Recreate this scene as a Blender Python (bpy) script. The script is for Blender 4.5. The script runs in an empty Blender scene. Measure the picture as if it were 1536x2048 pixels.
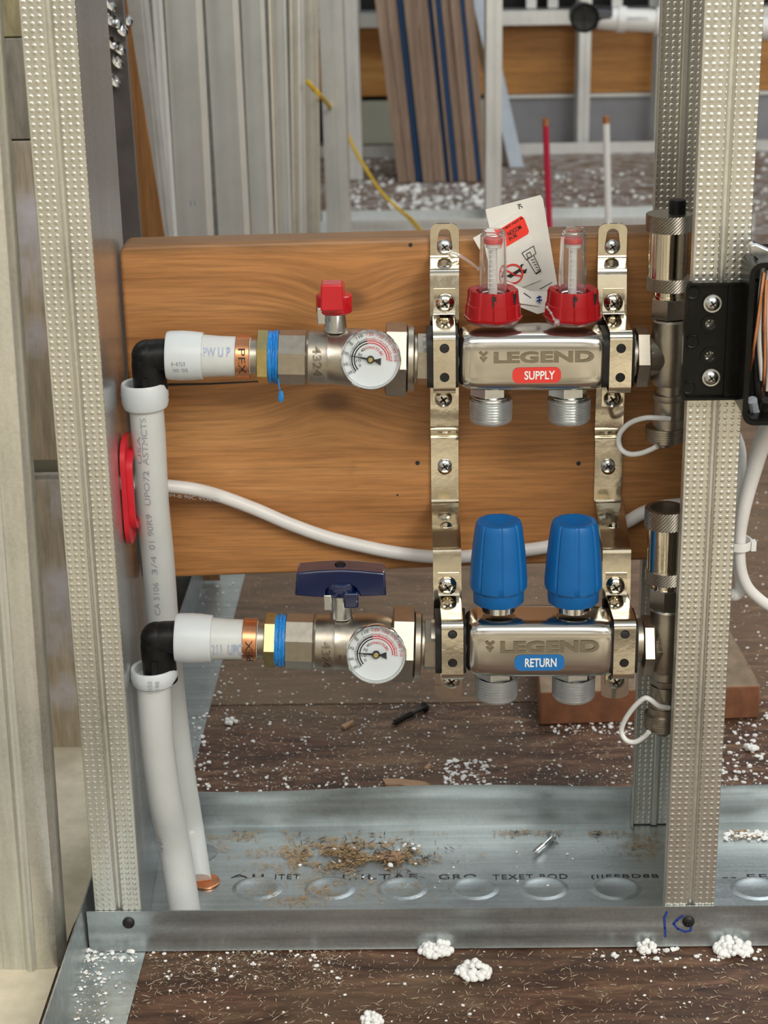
import bpy, bmesh, math, random
from mathutils import Vector, Matrix, noise
random.seed(7)
PI = math.pi
C = bpy.context.scene.collection
SC = bpy.context.scene
# ------------------------------------------------------------------ camera
F = 3623.0
CAM = Vector((0, 0, 0.67))
Yc = Vector((32, -1354, F)).normalized()
Dc = Vector((170, 9700, F)); Dc = (Dc - Yc * Dc.dot(Yc)).normalized()
Zc = -Dc
Xc = Yc.cross(Zc)
RIGHT = Vector((Xc.x, Yc.x, Zc.x)); DOWN = Vector((Xc.y, Yc.y, Zc.y)); FWD = Vector((Xc.z, Yc.z, Zc.z))
cam_data = bpy.data.cameras.new('camera'); cam = bpy.data.objects.new('camera', cam_data); C.objects.link(cam)
m = Matrix((RIGHT, -DOWN, -FWD)).transposed().to_4x4(); m.translation = CAM
cam.matrix_world = m
cam_data.sensor_fit = 'HORIZONTAL'; cam_data.sensor_width = 36; cam_data.lens = F * 36 / 1536
cam_data.clip_start = .05; cam_data.clip_end = 60
cam_data.dof.use_dof = True; cam_data.dof.focus_distance = 1.13; cam_data.dof.aperture_fstop = 22
SC.camera = cam
SC.view_settings.view_transform = 'Standard'; SC.view_settings.look = 'None'
SC.view_settings.exposure = 0.0; SC.view_settings.gamma = 1.0; SC.view_settings.use_curve_mapping = False
# ------------------------------------------------------------------ world, daylight and an added fill lamp
w = bpy.data.worlds.new('world'); SC.world = w; w.use_nodes = True
nt = w.node_tree; nt.nodes.clear()
o_ = nt.nodes.new('ShaderNodeOutputWorld'); bg = nt.nodes.new('ShaderNodeBackground')
tc = nt.nodes.new('ShaderNodeTexCoord'); sp = nt.nodes.new('ShaderNodeSeparateXYZ'); rp = nt.nodes.new('ShaderNodeValToRGB')
mr = nt.nodes.new('ShaderNodeMapRange'); mr.inputs[1].default_value = -0.3; mr.inputs[2].default_value = 1.0
nt.links.new(tc.outputs['Generated'], sp.inputs[0]); nt.links.new(sp.outputs[2], mr.inputs[0])
nt.links.new(mr.outputs[0], rp.inputs[0]); nt.links.new(rp.outputs[0], bg.inputs[0]); nt.links.new(bg.outputs[0], o_.inputs[0])
e = rp.color_ramp.elements
e[0].position = 0.0; e[0].color = (.50, .44, .34, 1)
e[1].position = 1.0; e[1].color = (.62, .68, .74, 1)
for p, c in ((.20, (.55, .49, .38, 1)), (.26, (1.0, .93, .78, 1)), (.44, (1.0, 1.0, .98, 1)), (.62, (.52, .56, .60, 1))):
    k = e.new(p); k.color = c
bg.inputs[1].default_value = 0.80
wn = nt.nodes.new('ShaderNodeTexNoise'); wn.inputs['Scale'].default_value = 1.0; wn.inputs['Detail'].default_value = 3
wm = nt.nodes.new('ShaderNodeMapping'); wm.inputs['Scale'].default_value = (7, 7, 4); nt.links.new(tc.outputs['Generated'], wm.inputs[0]); nt.links.new(wm.outputs[0], wn.inputs['Vector'])
wr = nt.nodes.new('ShaderNodeValToRGB'); wr.color_ramp.elements[0].position = .40; wr.color_ramp.elements[0].color = (.28, .27, .25, 1); wr.color_ramp.elements[1].position = .56; wr.color_ramp.elements[1].color = (1.25, 1.22, 1.15, 1)
nt.links.new(wn.outputs['Fac'], wr.inputs[0]); wx = nt.nodes.new('ShaderNodeMixRGB'); wx.blend_type = 'MULTIPLY'; wx.inputs[0].default_value = 1
nt.links.new(rp.outputs[0], wx.inputs[1]); nt.links.new(wr.outputs[0], wx.inputs[2]); nt.links.new(wx.outputs[0], bg.inputs[0])

def area(name, loc, target, sx, sy, power, col):
    d = bpy.data.lights.new(name, 'AREA'); d.shape = 'RECTANGLE'; d.size = sx; d.size_y = sy; d.energy = power; d.color = col
    o = bpy.data.objects.new(name, d); C.objects.link(o); o.location = loc
    o.rotation_euler = (Vector(target) - Vector(loc)).to_track_quat('-Z', 'Y').to_euler(); return o
area('daylight_opening', (1.25, -.85, 1.75), (0.0, 1.1, .35), 1.0, .9, 35, (1.0, .95, .87))
area('reflector_ground_fill', (0.0, -1.4, 2.3), (0, -1.1, 0), 2.4, 1.6, 44, (1.0, .96, .88))  # added lamp; brightens the unseen ground mirrored in the metal
area('daylight_far_room', (1.0, 2.4, 2.4), (0.1, 3.4, .1), 1.6, 1.6, 26, (.93, .97, 1.0))

# ------------------------------------------------------------------ pixel <-> place helpers
def ray(px, py):
    return RIGHT * ((px - 768) / F) + DOWN * ((py - 1024) / F) + FWD
def W(px, py, Y):
    d = ray(px, py); return CAM + d * (Y / d.y)
def G(px, py, z=0.0):
    d = ray(px, py); return CAM + d * ((z - CAM.z) / d.z)
def pxm(p):
    return F / (Vector(p) - CAM).dot(FWD)
def proj(p):
    v = Vector(p) - CAM; d = v.dot(FWD); return (768 + F * v.dot(RIGHT) / d, 1024 + F * v.dot(DOWN) / d)
F0 = G(800, 1901).y
YP = F0 + .114                # front of the plank
YS = YP - .047                # axis of the supply assembly
YR = YP - .082                # axis of the return assembly
print('F0', F0, 'YP', YP)

# ------------------------------------------------------------------ materials
MATS = {}
def node_mat(name):
    m = bpy.data.materials.new(name); m.use_nodes = True; t = m.node_tree; t.nodes.clear()
    out = t.nodes.new('ShaderNodeOutputMaterial'); b = t.nodes.new('ShaderNodeBsdfPrincipled'); t.links.new(b.outputs[0], out.inputs[0])
    MATS[name] = m; return m, t, b
def N(t, typ, **kw):
    n = t.nodes.new('ShaderNode' + typ)
    for k, v in kw.items():
        if k.startswith('i') and k[1:].isdigit(): n.inputs[int(k[1:])].default_value = v
        else: setattr(n, k, v)
    return n
def coords(t, scale=(1, 1, 1), kind='Object', loc=(0, 0, 0), rot=(0, 0, 0)):
    tc = N(t, 'TexCoord'); mp = N(t, 'Mapping'); mp.inputs['Scale'].default_value = scale; mp.inputs['Location'].default_value = loc
    mp.inputs['Rotation'].default_value = rot
    t.links.new(tc.outputs[kind], mp.inputs[0]); return mp.outputs[0]
def ramp(t, src, stops, interp='LINEAR'):
    r = N(t, 'ValToRGB'); r.color_ramp.interpolation = interp; e = r.color_ramp.elements
    e[0].position, e[0].color = stops[0][0], (*stops[0][1], 1); e[1].position, e[1].color = stops[-1][0], (*stops[-1][1], 1)
    for p, c in stops[1:-1]:
        k = e.new(p); k.color = (*c, 1)
    t.links.new(src, r.inputs[0]); return r.outputs[0]
def noise_n(t, vec, scale, detail=4, rough=.55, dist=0.0):
    n = N(t, 'TexNoise'); n.inputs['Scale'].default_value = scale; n.inputs['Detail'].default_value = detail
    n.inputs['Roughness'].default_value = rough; n.inputs['Distortion'].default_value = dist
    t.links.new(vec, n.inputs['Vector']); return n.outputs['Fac']
def bump(t, b, h, strength, dist, prev=None):
    n = N(t, 'Bump'); n.inputs['Strength'].default_value = strength; n.inputs['Distance'].default_value = dist
    t.links.new(h, n.inputs['Height'])
    if prev: t.links.new(prev, n.inputs['Normal'])
    t.links.new(n.outputs[0], b.inputs['Normal']); return n.outputs[0]
def mth(t, op, a, b=None, clamp=False):
    n = N(t, 'Math', operation=op, use_clamp=clamp)
    for i, v in enumerate((a, b)):
        if v is None: continue
        if isinstance(v, (int, float)): n.inputs[i].default_value = v
        else: t.links.new(v, n.inputs[i])
    return n.outputs[0]
def mix(t, fac, a, b, typ='MIX'):
    n = N(t, 'MixRGB', blend_type=typ)
    for i, v in enumerate((fac, a, b)):
        if isinstance(v, (int, float)): n.inputs[i].default_value = v
        elif isinstance(v, tuple): n.inputs[i].default_value = (*v, 1)
        else: t.links.new(v, n.inputs[i])
    return n.outputs[0]

def simple(name, col, metal=0, rough=.4, var=.08, nscale=60, bumps=0, trans=0, ior=1.45, sss=0, aniso=None, spec=.5, coat=0):
    m, t, b = node_mat(name)
    v = coords(t, aniso or (1, 1, 1))
    f = noise_n(t, v, nscale)
    c0 = tuple(max(0, x * (1 - var)) for x in col); c1 = tuple(min(1, x * (1 + var)) for x in col)
    t.links.new(ramp(t, f, [(.3, c0), (.7, c1)]), b.inputs['Base Color'])
    b.inputs['Metallic'].default_value = metal; b.inputs['IOR'].default_value = ior
    b.inputs['Specular IOR Level'].default_value = spec
    r = N(t, 'MapRange'); r.inputs[3].default_value = max(0.02, rough * .85); r.inputs[4].default_value = min(1, rough * 1.15)
    t.links.new(f, r.inputs[0]); t.links.new(r.outputs[0], b.inputs['Roughness'])
    if trans: b.inputs['Transmission Weight'].default_value = trans
    if coat: b.inputs['Coat Weight'].default_value = coat
    if sss:
        b.inputs['Subsurface Weight'].default_value = sss; b.inputs['Subsurface Radius'].default_value = (.006, .006, .006); b.inputs['Subsurface Scale'].default_value = .6
    if bumps: bump(t, b, f, .4, bumps)
    return m

def galv(name, base=(.56, .56, .52), rough=.36, dimple=False, stain=.25, metal=.85, axis=0, fb=.25):
    m, t, b = node_mat(name)
    v = coords(t)
    big = noise_n(t, v, 9, 5, .6); fine = noise_n(t, v, 420, 3, .7)
    vs = coords(t, (1, 1, .05)) if axis == 0 else coords(t, (.05, 1, 1))
    st = noise_n(t, vs, 160, 3, .6)
    c = ramp(t, big, [(.3, tuple(x * (1 - stain) for x in base)), (.5, base), (.72, tuple(min(1, x * 1.12) for x in base))])
    c = mix(t, fb, c, ramp(t, fine, [(.3, (.25, .25, .24)), (.7, (.9, .9, .86))]), 'OVERLAY')
    c = mix(t, .18, c, ramp(t, st, [(.35, (.2, .2, .2)), (.65, (.85, .85, .85))]), 'OVERLAY')
    t.links.new(c, b.inputs['Base Color']); b.inputs['Metallic'].default_value = metal
    r = N(t, 'MapRange'); r.inputs[3].default_value = rough * .75; r.inputs[4].default_value = rough * 1.35
    t.links.new(fine, r.inputs[0]); t.links.new(r.outputs[0], b.inputs['Roughness'])
    nb = bump(t, b, fine, fb, .0003)
    if dimple:
        v2 = coords(t); s = N(t, 'SeparateXYZ'); t.links.new(v2, s.inputs[0])
        fx = mth(t, 'SUBTRACT', mth(t, 'FRACT', mth(t, 'DIVIDE', s.outputs[0], .0040)), .5)
        fz = mth(t, 'SUBTRACT', mth(t, 'FRACT', mth(t, 'DIVIDE', s.outputs[2], .0038)), .5)
        d = mth(t, 'SQRT', mth(t, 'ADD', mth(t, 'MULTIPLY', fx, fx), mth(t, 'MULTIPLY', fz, fz)))
        mr_ = N(t, 'MapRange', interpolation_type='SMOOTHSTEP'); mr_.inputs[1].default_value = .12; mr_.inputs[2].default_value = .36
        mr_.inputs[3].default_value = 1; mr_.inputs[4].default_value = 0
        t.links.new(d, mr_.inputs[0]); bump(t, b, mr_.outputs[0], .9, .00030, nb)
    return m

galv('galv', (.70, .69, .63)); galv('galv_dimple', (.70, .69, .62), rough=.30, dimple=True)
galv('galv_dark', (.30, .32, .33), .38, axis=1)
galv('galv_track', (.44, .48, .49), .34, axis=1, stain=.35, fb=.12)
galv('galv_web', (.50, .51, .52), .24, stain=.12, fb=.04)
galv('galv_pale', (.78, .80, .79), .36, metal=.75, fb=.08, stain=.12)
galv('galv_soft', (.66, .68, .68), .4, metal=.3, fb=.08, stain=.12)
galv('galv_beige', (.56, .555, .48), .5, metal=.35, fb=.12, stain=.15)
simple('nickel_bright', (.74, .68, .56), 1, .10, .05, 70, bumps=.00028)
simple('nickel_satin', (.48, .435, .365), 1, .36, .08, 300)
simple('stainless', (.66, .63, .57), 1, .17, .05, 200, aniso=(.05, 1, 1))
simple('zinc', (.66, .68, .68), 1, .25, .08, 300)
simple('chrome', (.75, .75, .74), 1, .10, .03, 60)
simple('brass', (.60, .49, .22), 1, .30, .1, 200)
simple('copper', (.80, .36, .18), 1, .28, .12, 120)
simple('copper_dark', (.10, .03, .015), .2, .5)
simple('pex', (.60, .62, .61), 0, .32, .04, 40, sss=.35)
simple('pex_ring', (.62, .66, .68), 0, .35, .03, 60, sss=.5)
simple('clear_cap', (.95, .97, .98), 0, .20, .02, 60, trans=.90, ior=1.33)
simple('clear_tube', (.97, .97, .97), 0, .06, .01, 60, trans=.96, ior=1.35)
simple('glass', (1, 1, 1), 0, .02, 0, 60, trans=1, ior=1.2)
simple('black_plastic', (.008, .008, .008), 0, .4, .3, 200, spec=.3)
simple('black_gloss', (.006, .006, .005), 0, .25, .5, 60, bumps=.0003, spec=.25)
simple('black_rubber', (.012, .011, .011), 0, .6, .3, 100)
simple('black_screw', (.03, .028, .026), .6, .45, .3, 400)
simple('red_plastic', (.36, .006, .010), 0, .35, .06, 80)
simple('red_handle', (.52, .005, .015), 0, .28, .06, 80, coat=.3)
simple('red_grommet', (.60, .02, .035), 0, .35, .08, 80)
simple('red_indicator', (.65, .02, .02), 0, .4)
simple('blue_plastic', (.002, .115, .36), 0, .42, .05, 80)
simple('blue_handle', (.002, .010, .055), 0, .10, .1, 60, coat=1)
simple('blue_tape', (.02, .22, .60), 0, .4, .45, 500, bumps=.0008, aniso=(6, 1, .6))
simple('white_cable', (.70, .69, .67), 0, .38, .05, 60)
simple('white_plastic', (.74, .74, .72), 0, .35, .04, 60)
simple('paper', (.78, .77, .72), 0, .6, .04, 90)
simple('label_red', (.72, .05, .04), 0, .35, .03)
simple('label_bright_red', (.90, .05, .03), 0, .45, .03)
simple('label_blue', (.015, .16, .45), 0, .35, .03)
simple('print_white', (.85, .85, .83), 0, .5, .02)
simple('print_black', (.02, .02, .022), 0, .6, .2)
simple('print_grey', (.30, .32, .36), 0, .6, .2, 900)
simple('print_blue', (.36, .43, .62), 0, .6, .2, 900)
simple('print_red', (.62, .05, .08), 0, .6, .05)
simple('etched', (.22, .19, .14), .7, .5, .1, 300)
simple('etched_warm', (.28, .18, .11), .7, .5, .1, 300)
simple('marker_blue', (.02, .05, .28), 0, .5, .1)
simple('dial', (.72, .78, .80), 0, .4, .02)
simple('foam', (.88, .88, .86), 0, .6, .05, 200)
simple('sawdust', (.42, .28, .14), 0, .8, .4, 400)
simple('fibre', (.50, .40, .28), 0, .8, .35, 500)
simple('grit', (.04, .035, .03), 0, .6, .4, 300)
simple('yellow_string', (.62, .42, .04), 0, .6, .15, 300)
simple('pvc_white', (.75, .74, .72), 0, .35, .04)
simple('abs_black', (.012, .014, .014), 0, .35)
simple('red_pex', (.45, .015, .05), 0, .3)
simple('blue_coating', (.012, .06, .17), 0, .5, .15, 100)
simple('grey_panel', (.28, .28, .30), .1, .5, .08, 20)
simple('cream_board', (.74, .66, .50), 0, .8, .12, 60, bumps=.002)
simple('green_panel', (.40, .41, .33), 0, .6, .06, 10)
simple('grey_sheet', (.42, .42, .41), .15, .5, .12, 30)
simple('etched_logo', (.27, .23, .16), .7, .55, .08, 300)
simple('dark_void', (.02, .02, .02), 0, .9)

def wood(name, cols, grain=(1.2, 30, 30), knots=(), rough=.5, scale=1.0, ringcol=(.16, .07, .03), dirt=None, topstain=None):
    m, t, b = node_mat(name)
    tc = N(t, 'TexCoord'); src = tc.outputs['Object']
    add = None
    knotmask = None
    for (kx, kz, kr, amp) in knots:
        s = N(t, 'VectorMath', operation='SUBTRACT'); s.inputs[1].default_value = (kx, 0, kz); t.links.new(src, s.inputs[0])
        mu = N(t, 'VectorMath', operation='MULTIPLY'); mu.inputs[1].default_value = (.75, 0, 1.2); t.links.new(s.outputs[0], mu.inputs[0])
        ln = N(t, 'VectorMath', operation='LENGTH'); t.links.new(mu.outputs[0], ln.inputs[0])
        g = mth(t, 'EXPONENT', mth(t, 'MULTIPLY', mth(t, 'POWER', mth(t, 'DIVIDE', ln.outputs['Value'], kr * 2.6), 2.0), -1.0))
        disp = mth(t, 'MULTIPLY', g, amp); add = disp if add is None else mth(t, 'ADD', add, disp)
        km = N(t, 'MapRange', interpolation_type='SMOOTHSTEP'); km.inputs[1].default_value = kr * .35; km.inputs[2].default_value = kr * 1.15
        km.inputs[3].default_value = 1; km.inputs[4].default_value = 0; t.links.new(ln.outputs['Value'], km.inputs[0])
        knotmask = km.outputs[0] if knotmask is None else mth(t, 'MAXIMUM', knotmask, km.outputs[0])
    if add is not None:
        cb = N(t, 'CombineXYZ'); t.links.new(add, cb.inputs[2])
        av = N(t, 'VectorMath', operation='ADD'); t.links.new(src, av.inputs[0]); t.links.new(cb.outputs[0], av.inputs[1]); src = av.outputs[0]
    mp = N(t, 'Mapping'); mp.inputs['Scale'].default_value = grain; t.links.new(src, mp.inputs[0])
    big = noise_n(t, mp.outputs[0], 1.1 * scale, 3, .5, .25)
    fine = noise_n(t, mp.outputs[0], 13.0 * scale, 4, .65, .1)
    c = ramp(t, big, [(.28, cols[0]), (.5, cols[1]), (.72, cols[2])])
    c = mix(t, .40, c, ramp(t, fine, [(.34, (.18, .18, .18)), (.62, (.74, .74, .74))]), 'OVERLAY')
    if knotmask is not None: c = mix(t, mth(t, 'MULTIPLY', knotmask, .75), c, ringcol)
    if dirt:
        dn = noise_n(t, coords(t, (1, 1, 1)), dirt[0], 5, .6)
        c = mix(t, ramp(t, dn, [(dirt[1], (0, 0, 0)), (dirt[1] + .12, (1, 1, 1))]), c, dirt[2])
    if topstain:
        s2 = N(t, 'SeparateXYZ'); t.links.new(tc.outputs['Object'], s2.inputs[0])
        zz = mth(t, 'ADD', mth(t, 'SUBTRACT', s2.outputs[2], mth(t, 'MULTIPLY', s2.outputs[0], topstain[1])), mth(t, 'MULTIPLY', noise_n(t, coords(t, (9, 9, 60)), 1, 4), .012))
        m6 = N(t, 'MapRange'); m6.inputs[1].default_value = topstain[0] - .004; m6.inputs[2].default_value = topstain[0] + .004; t.links.new(zz, m6.inputs[0])
        c = mix(t, mth(t, 'MULTIPLY', m6.outputs[0], .7), c, (.13, .070, .035))
    t.links.new(c, b.inputs['Base Color']); b.inputs['Roughness'].default_value = rough
    bump(t, b, fine, .3, .0006)
    return m

# ------------------------------------------------------------------ mesh helpers
def fr(o, z, x=(1, 0, 0)):
    z = Vector(z).normalized(); x = Vector(x); x = (x - z * x.dot(z))
    if x.length < 1e-6: x = Vector((0, 0, 1)) - z * z.z
    x.normalize(); y = z.cross(x); m = Matrix((x, y, z)).transposed().to_4x4(); m.translation = Vector(o); return m
def front(o):   # local x -> X, local y -> Z, local z -> towards the viewer side (-Y)
    m = Matrix(((1, 0, 0), (0, 0, -1), (0, 1, 0))).to_4x4(); m.translation = Vector(o); return m
class MB:
    def __init__(s): s.bm = bmesh.new(); s.mi = 0; s.sm = True
    def face(s, vs, mi=None, sm=None):
        try:
            f = s.bm.faces.new(vs); f.material_index = s.mi if mi is None else mi; f.smooth = s.sm if sm is None else sm; return f
        except ValueError: return None
    def lathe(s, fm, prof, segs=40, closed=False, sm=None, sx=1, sy=1, rfun=None):
        rings = []
        for (h, r) in prof:
            if r < 1e-6: rings.append([s.bm.verts.new(fm @ Vector((0, 0, h)))])
            else:
                rg = []
                for i in range(segs):
                    a = 2 * PI * i / segs; rr = r if rfun is None else r + rfun(a, h)
                    rg.append(s.bm.verts.new(fm @ Vector((rr * math.cos(a) * sx, rr * math.sin(a) * sy, h))))
                rings.append(rg)
        if closed: rings.append(rings[0])
        for a, b in zip(rings, rings[1:]):
            for i in range(segs):
                j = (i + 1) % segs
                if len(a) == 1 and len(b) == 1: continue
                if len(a) == 1: s.face([a[0], b[j], b[i]], sm=sm)
                elif len(b) == 1: s.face([a[i], a[j], b[0]], sm=sm)
                else: s.face([a[i], a[j], b[j], b[i]], sm=sm)
        if not closed:
            if len(rings[0]) > 1: s.face(list(reversed(rings[0])), sm=False)
            if len(rings[-1]) > 1: s.face(rings[-1], sm=False)
        return s
    def box(s, c, size, fm=None, sm=False):
        fm = fm or Matrix.Identity(4); c = Vector(c); x, y, z = (v / 2 for v in size)
        vs = [s.bm.verts.new(fm @ (c + Vector((a * x, b * y, d * z)))) for a in (-1, 1) for b in (-1, 1) for d in (-1, 1)]
        for q in ((0, 1, 3, 2), (4, 6, 7, 5), (0, 4, 5, 1), (2, 3, 7, 6), (0, 2, 6, 4), (1, 5, 7, 3)): s.face([vs[i] for i in q], sm=sm)
        return s
    def prism(s, pts, off, sm=False):     # closed polygon of 3D points pushed by off
        off = Vector(off); a = [s.bm.verts.new(Vector(p)) for p in pts]; b = [s.bm.verts.new(Vector(p) + off) for p in pts]; n = len(a)
        s.face(a, sm=False); s.face(list(reversed(b)), sm=False)
        for i in range(n): s.face([a[i], b[i], b[(i + 1) % n], a[(i + 1) % n]], sm=sm)
        return s
    def sheet(s, poly, t, p0, p1, mis=None, sm=False, steps=1, place=None):
        # poly: open 2D line (u,v); swept along p0->p1; place(u,v) -> offset vector
        place = place or (lambda u, v: Vector((u, v, 0)))
        n = len(poly); L = []; R = []
        for i in range(n):
            a = Vector(poly[max(0, i - 1)]); b = Vector(poly[min(n - 1, i + 1)]); p = Vector(poly[i])
            if 0 < i < n - 1:
                d1 = (p - a).normalized(); d2 = (b - p).normalized(); nn = Vector((-(d1.y + d2.y), d1.x + d2.x))
                if nn.length < 1e-4: nn = Vector((-d1.y, d1.x))
                nn.normalize(); k = 1 / max(.35, nn.dot(Vector((-d1.y, d1.x))))
            else:
                d = (b - a).normalized(); nn = Vector((-d.y, d.x)); k = 1
            L.append(p + nn * t / 2 * k); R.append(p - nn * t / 2 * k)
        p0 = Vector(p0); p1 = Vector(p1); prev = None
        for q in range(steps + 1):
            o = p0.lerp(p1, q / steps)
            lv = [s.bm.verts.new(o + place(*v)) for v in L]; rv = [s.bm.verts.new(o + place(*v)) for v in R]
            if prev:
                pl, pr = prev
                for i in range(n - 1):
                    mi = mis[i] if mis else None
                    s.face([pl[i], pl[i + 1], lv[i + 1], lv[i]], mi, sm); s.face([pr[i + 1], pr[i], rv[i], rv[i + 1]], mi, sm)
                s.face([pl[0], lv[0], rv[0], pr[0]], None, sm); s.face([pl[-1], pr[-1], rv[-1], lv[-1]], None, sm)
            if q in (0, steps):
                for i in range(n - 1): s.face([lv[i], lv[i + 1], rv[i + 1], rv[i]], None, sm)
            prev = (lv, rv)
        return s
    def tube(s, pts, r, segs=14, sub=6, taper=None, caps=True):
        P = [Vector(p) for p in pts]
        if sub > 1 and len(P) > 2:
            Q = []
            for i in range(len(P) - 1):
                a = P[max(0, i - 1)]; b = P[i]; c = P[i + 1]; d = P[min(len(P) - 1, i + 2)]
                for k in range(sub):
                    u = k / sub
                    Q.append(.5 * ((2 * b) + (c - a) * u + (2 * a - 5 * b + 4 * c - d) * u * u + (3 * b - a - 3 * c + d) * u ** 3))
            Q.append(P[-1]); P = Q
        n = len(P); up = None; prev = None
        for i, p in enumerate(P):
            d = (P[min(n - 1, i + 1)] - P[max(0, i - 1)]).normalized()
            if up is None:
                up = Vector((0, 0, 1)) if abs(d.z) < .9 else Vector((1, 0, 0))
            up = (up - d * up.dot(d)).normalized(); sd = d.cross(up)
            rr = r if taper is None else taper(i / (n - 1))
            rg = [s.bm.verts.new(p + (up * math.sin(2 * PI * k / segs) + sd * math.cos(2 * PI * k / segs)) * rr) for k in range(segs)]
            if prev:
                for k in range(segs): s.face([prev[k], prev[(k + 1) % segs], rg[(k + 1) % segs], rg[k]])
            elif caps: s.face(list(reversed(rg)), sm=False)
            prev = rg
        if caps: s.face(prev, sm=False)
        return s
    def mesh(s, me, fm):
        tmp = bmesh.new(); tmp.from_mesh(me); tmp.transform(fm)
        vm = {v: s.bm.verts.new(v.co) for v in tmp.verts}
        for f in tmp.faces: s.face([vm[v] for v in f.verts], sm=False)
        tmp.free(); return s
    def ico(s, c, r, sub=1, sq=(1, 1, 1), rough=0):
        tmp = bmesh.new(); bmesh.ops.create_icosphere(tmp, subdivisions=sub, radius=1); vm = {}
        for v in tmp.verts:
            k = 1 + (random.random() - .5) * rough
            vm[v] = s.bm.verts.new(Vector(c) + Vector((v.co.x * r * sq[0] * k, v.co.y * r * sq[1] * k, v.co.z * r * sq[2] * k)))
        for f in tmp.faces: s.face([vm[v] for v in f.verts])
        tmp.free(); return s
    def build(s, name, mats, parent=None, bevel=0, at=None, keep=False, bseg=2, weld=False):
        if isinstance(mats, str): mats = [mats]
        base = Vector((0, 0, 0))
        if parent is not None:
            q = parent
            while q is not None: base = base + q.location; q = q.parent
        elif at is not None: base = Vector(at)
        if weld: bmesh.ops.remove_doubles(s.bm, verts=s.bm.verts, dist=1e-6)
        bmesh.ops.recalc_face_normals(s.bm, faces=s.bm.faces)
        bmesh.ops.translate(s.bm, verts=s.bm.verts, vec=-base)
        me = bpy.data.meshes.new(name); s.bm.to_mesh(me); s.bm.free(); me.set_sharp_from_angle(angle=math.radians(34))
        for mm in mats: me.materials.append(MATS[mm])
        o = bpy.data.objects.new(name, me); C.objects.link(o)
        if parent is not None: o.parent = parent
        else: o.location = base
        if bevel:
            bv = o.modifiers.new('bevel', 'BEVEL'); bv.width = bevel; bv.segments = bseg; bv.limit_method = 'ANGLE'; bv.angle_limit = math.radians(35)
        return o
def tag(o, label, cat, group=None, kind=None):
    o['label'] = label; o['category'] = cat
    if group: o['group'] = group
    if kind: o['kind'] = kind
    return o
def thing(name, loc, label, cat, group=None):
    o = bpy.data.objects.new(name, None); C.objects.link(o); o.location = loc; o.empty_display_size = .02
    bpy.context.view_layer.update(); return tag(o, label, cat, group)
def struct(o, label=None, cat=None):
    o['kind'] = 'structure'
    if label: o['label'] = label; o['category'] = cat
    return o
def dup(root, loc, label, group=None, rot=None):
    def cp(o, par):
        c = o.copy(); C.objects.link(c); c.parent = par
        for ch in [x for x in C.objects if x.parent == o]: cp(ch, c)
        return c
    r = cp(root, None); r.location = loc
    if rot: r.rotation_euler = rot
    r['label'] = label
    if group: r['group'] = group
    return r

def curve_mesh(loops, ext):
    cu = bpy.data.curves.new('c', 'CURVE'); cu.dimensions = '2D'; cu.fill_mode = 'BOTH'; cu.extrude = ext / 2
    for lp in loops:
        s = cu.splines.new('POLY'); s.points.add(len(lp) - 1); s.use_cyclic_u = True
        for i, p in enumerate(lp): s.points[i].co = (p[0], p[1], 0, 1)
    o = bpy.data.objects.new('c', cu); C.objects.link(o); dg = bpy.context.evaluated_depsgraph_get()
    me = bpy.data.meshes.new_from_object(o.evaluated_get(dg)); bpy.data.objects.remove(o); bpy.data.curves.remove(cu); return me
def rrect(cx, cy, w, h, r, n=6):
    out = []
    for (sx, sy, a0) in ((1, 1, 0), (-1, 1, 90), (-1, -1, 180), (1, -1, 270)):
        for k in range(n + 1):
            a = math.radians(a0 + 90 * k / n); out.append((cx + sx * (w / 2 - r) + r * math.cos(a), cy + sy * (h / 2 - r) + r * math.sin(a)))
    return out
def circ(cx, cy, r, n=24): return [(cx + r * math.cos(2 * PI * k / n), cy + r * math.sin(2 * PI * k / n)) for k in range(n)]
def text_mesh(s, w, h, bold=0.0, ext=.0001, space=1.0):
    cu = bpy.data.curves.new('t', 'FONT'); cu.body = s; cu.size = 1; cu.offset = bold; cu.space_character = space; cu.fill_mode = 'BOTH'; cu.resolution_u = 4
    o = bpy.data.objects.new('t', cu); C.objects.link(o); dg = bpy.context.evaluated_depsgraph_get()
    me = bpy.data.meshes.new_from_object(o.evaluated_get(dg)); bpy.data.objects.remove(o); bpy.data.curves.remove(cu)
    xs = [v.co.x for v in me.vertices]; ys = [v.co.y for v in me.vertices]
    x0, x1, y0, y1 = min(xs), max(xs), min(ys), max(ys)
    for v in me.vertices:
        v.co.x = (v.co.x - (x0 + x1) / 2) * w / (x1 - x0); v.co.y = (v.co.y - (y0 + y1) / 2) * h / (y1 - y0); v.co.z = 0
    return me
def put_text(s, o, w, h, mat, parent, name='lettering', fm=None, rot=0, bold=0.0, space=1.0, wrap=None, label=None):
    me = text_mesh(s, w, h, bold, space=space); mb = MB()
    m = (fm or front(o)) @ Matrix.Rotation(rot, 4, 'Z')
    if wrap:      # wrap = (axis point, axis dir, radius): push vertices onto the cylinder
        a, d, r = wrap; d = Vector(d).normalized(); a = Vector(a)
        for v in me.vertices:
            p = m @ v.co; q = p - a; al = q.dot(d); off = q - d * al
            side = d.cross(Vector((0, 1, 0))).normalized(); s_ = off.dot(side); s_ = max(-r * .98, min(r * .98, s_))
            nrm = side.cross(d).normalized()
            if nrm.y > 0: nrm = -nrm
            v.co = a + d * al + side * s_ + nrm * (math.sqrt(r * r - s_ * s_))
        m = Matrix.Identity(4)
    mb.mesh(me, m); bpy.data.meshes.remove(me)
    ob = mb.build(name, mat, parent)
    if label: ob['label'] = label
    return ob
def poly_px(mb, pts, Y, th):
    return mb.prism([W(x, y, Y) for x, y in pts], (0, th, 0))
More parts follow.
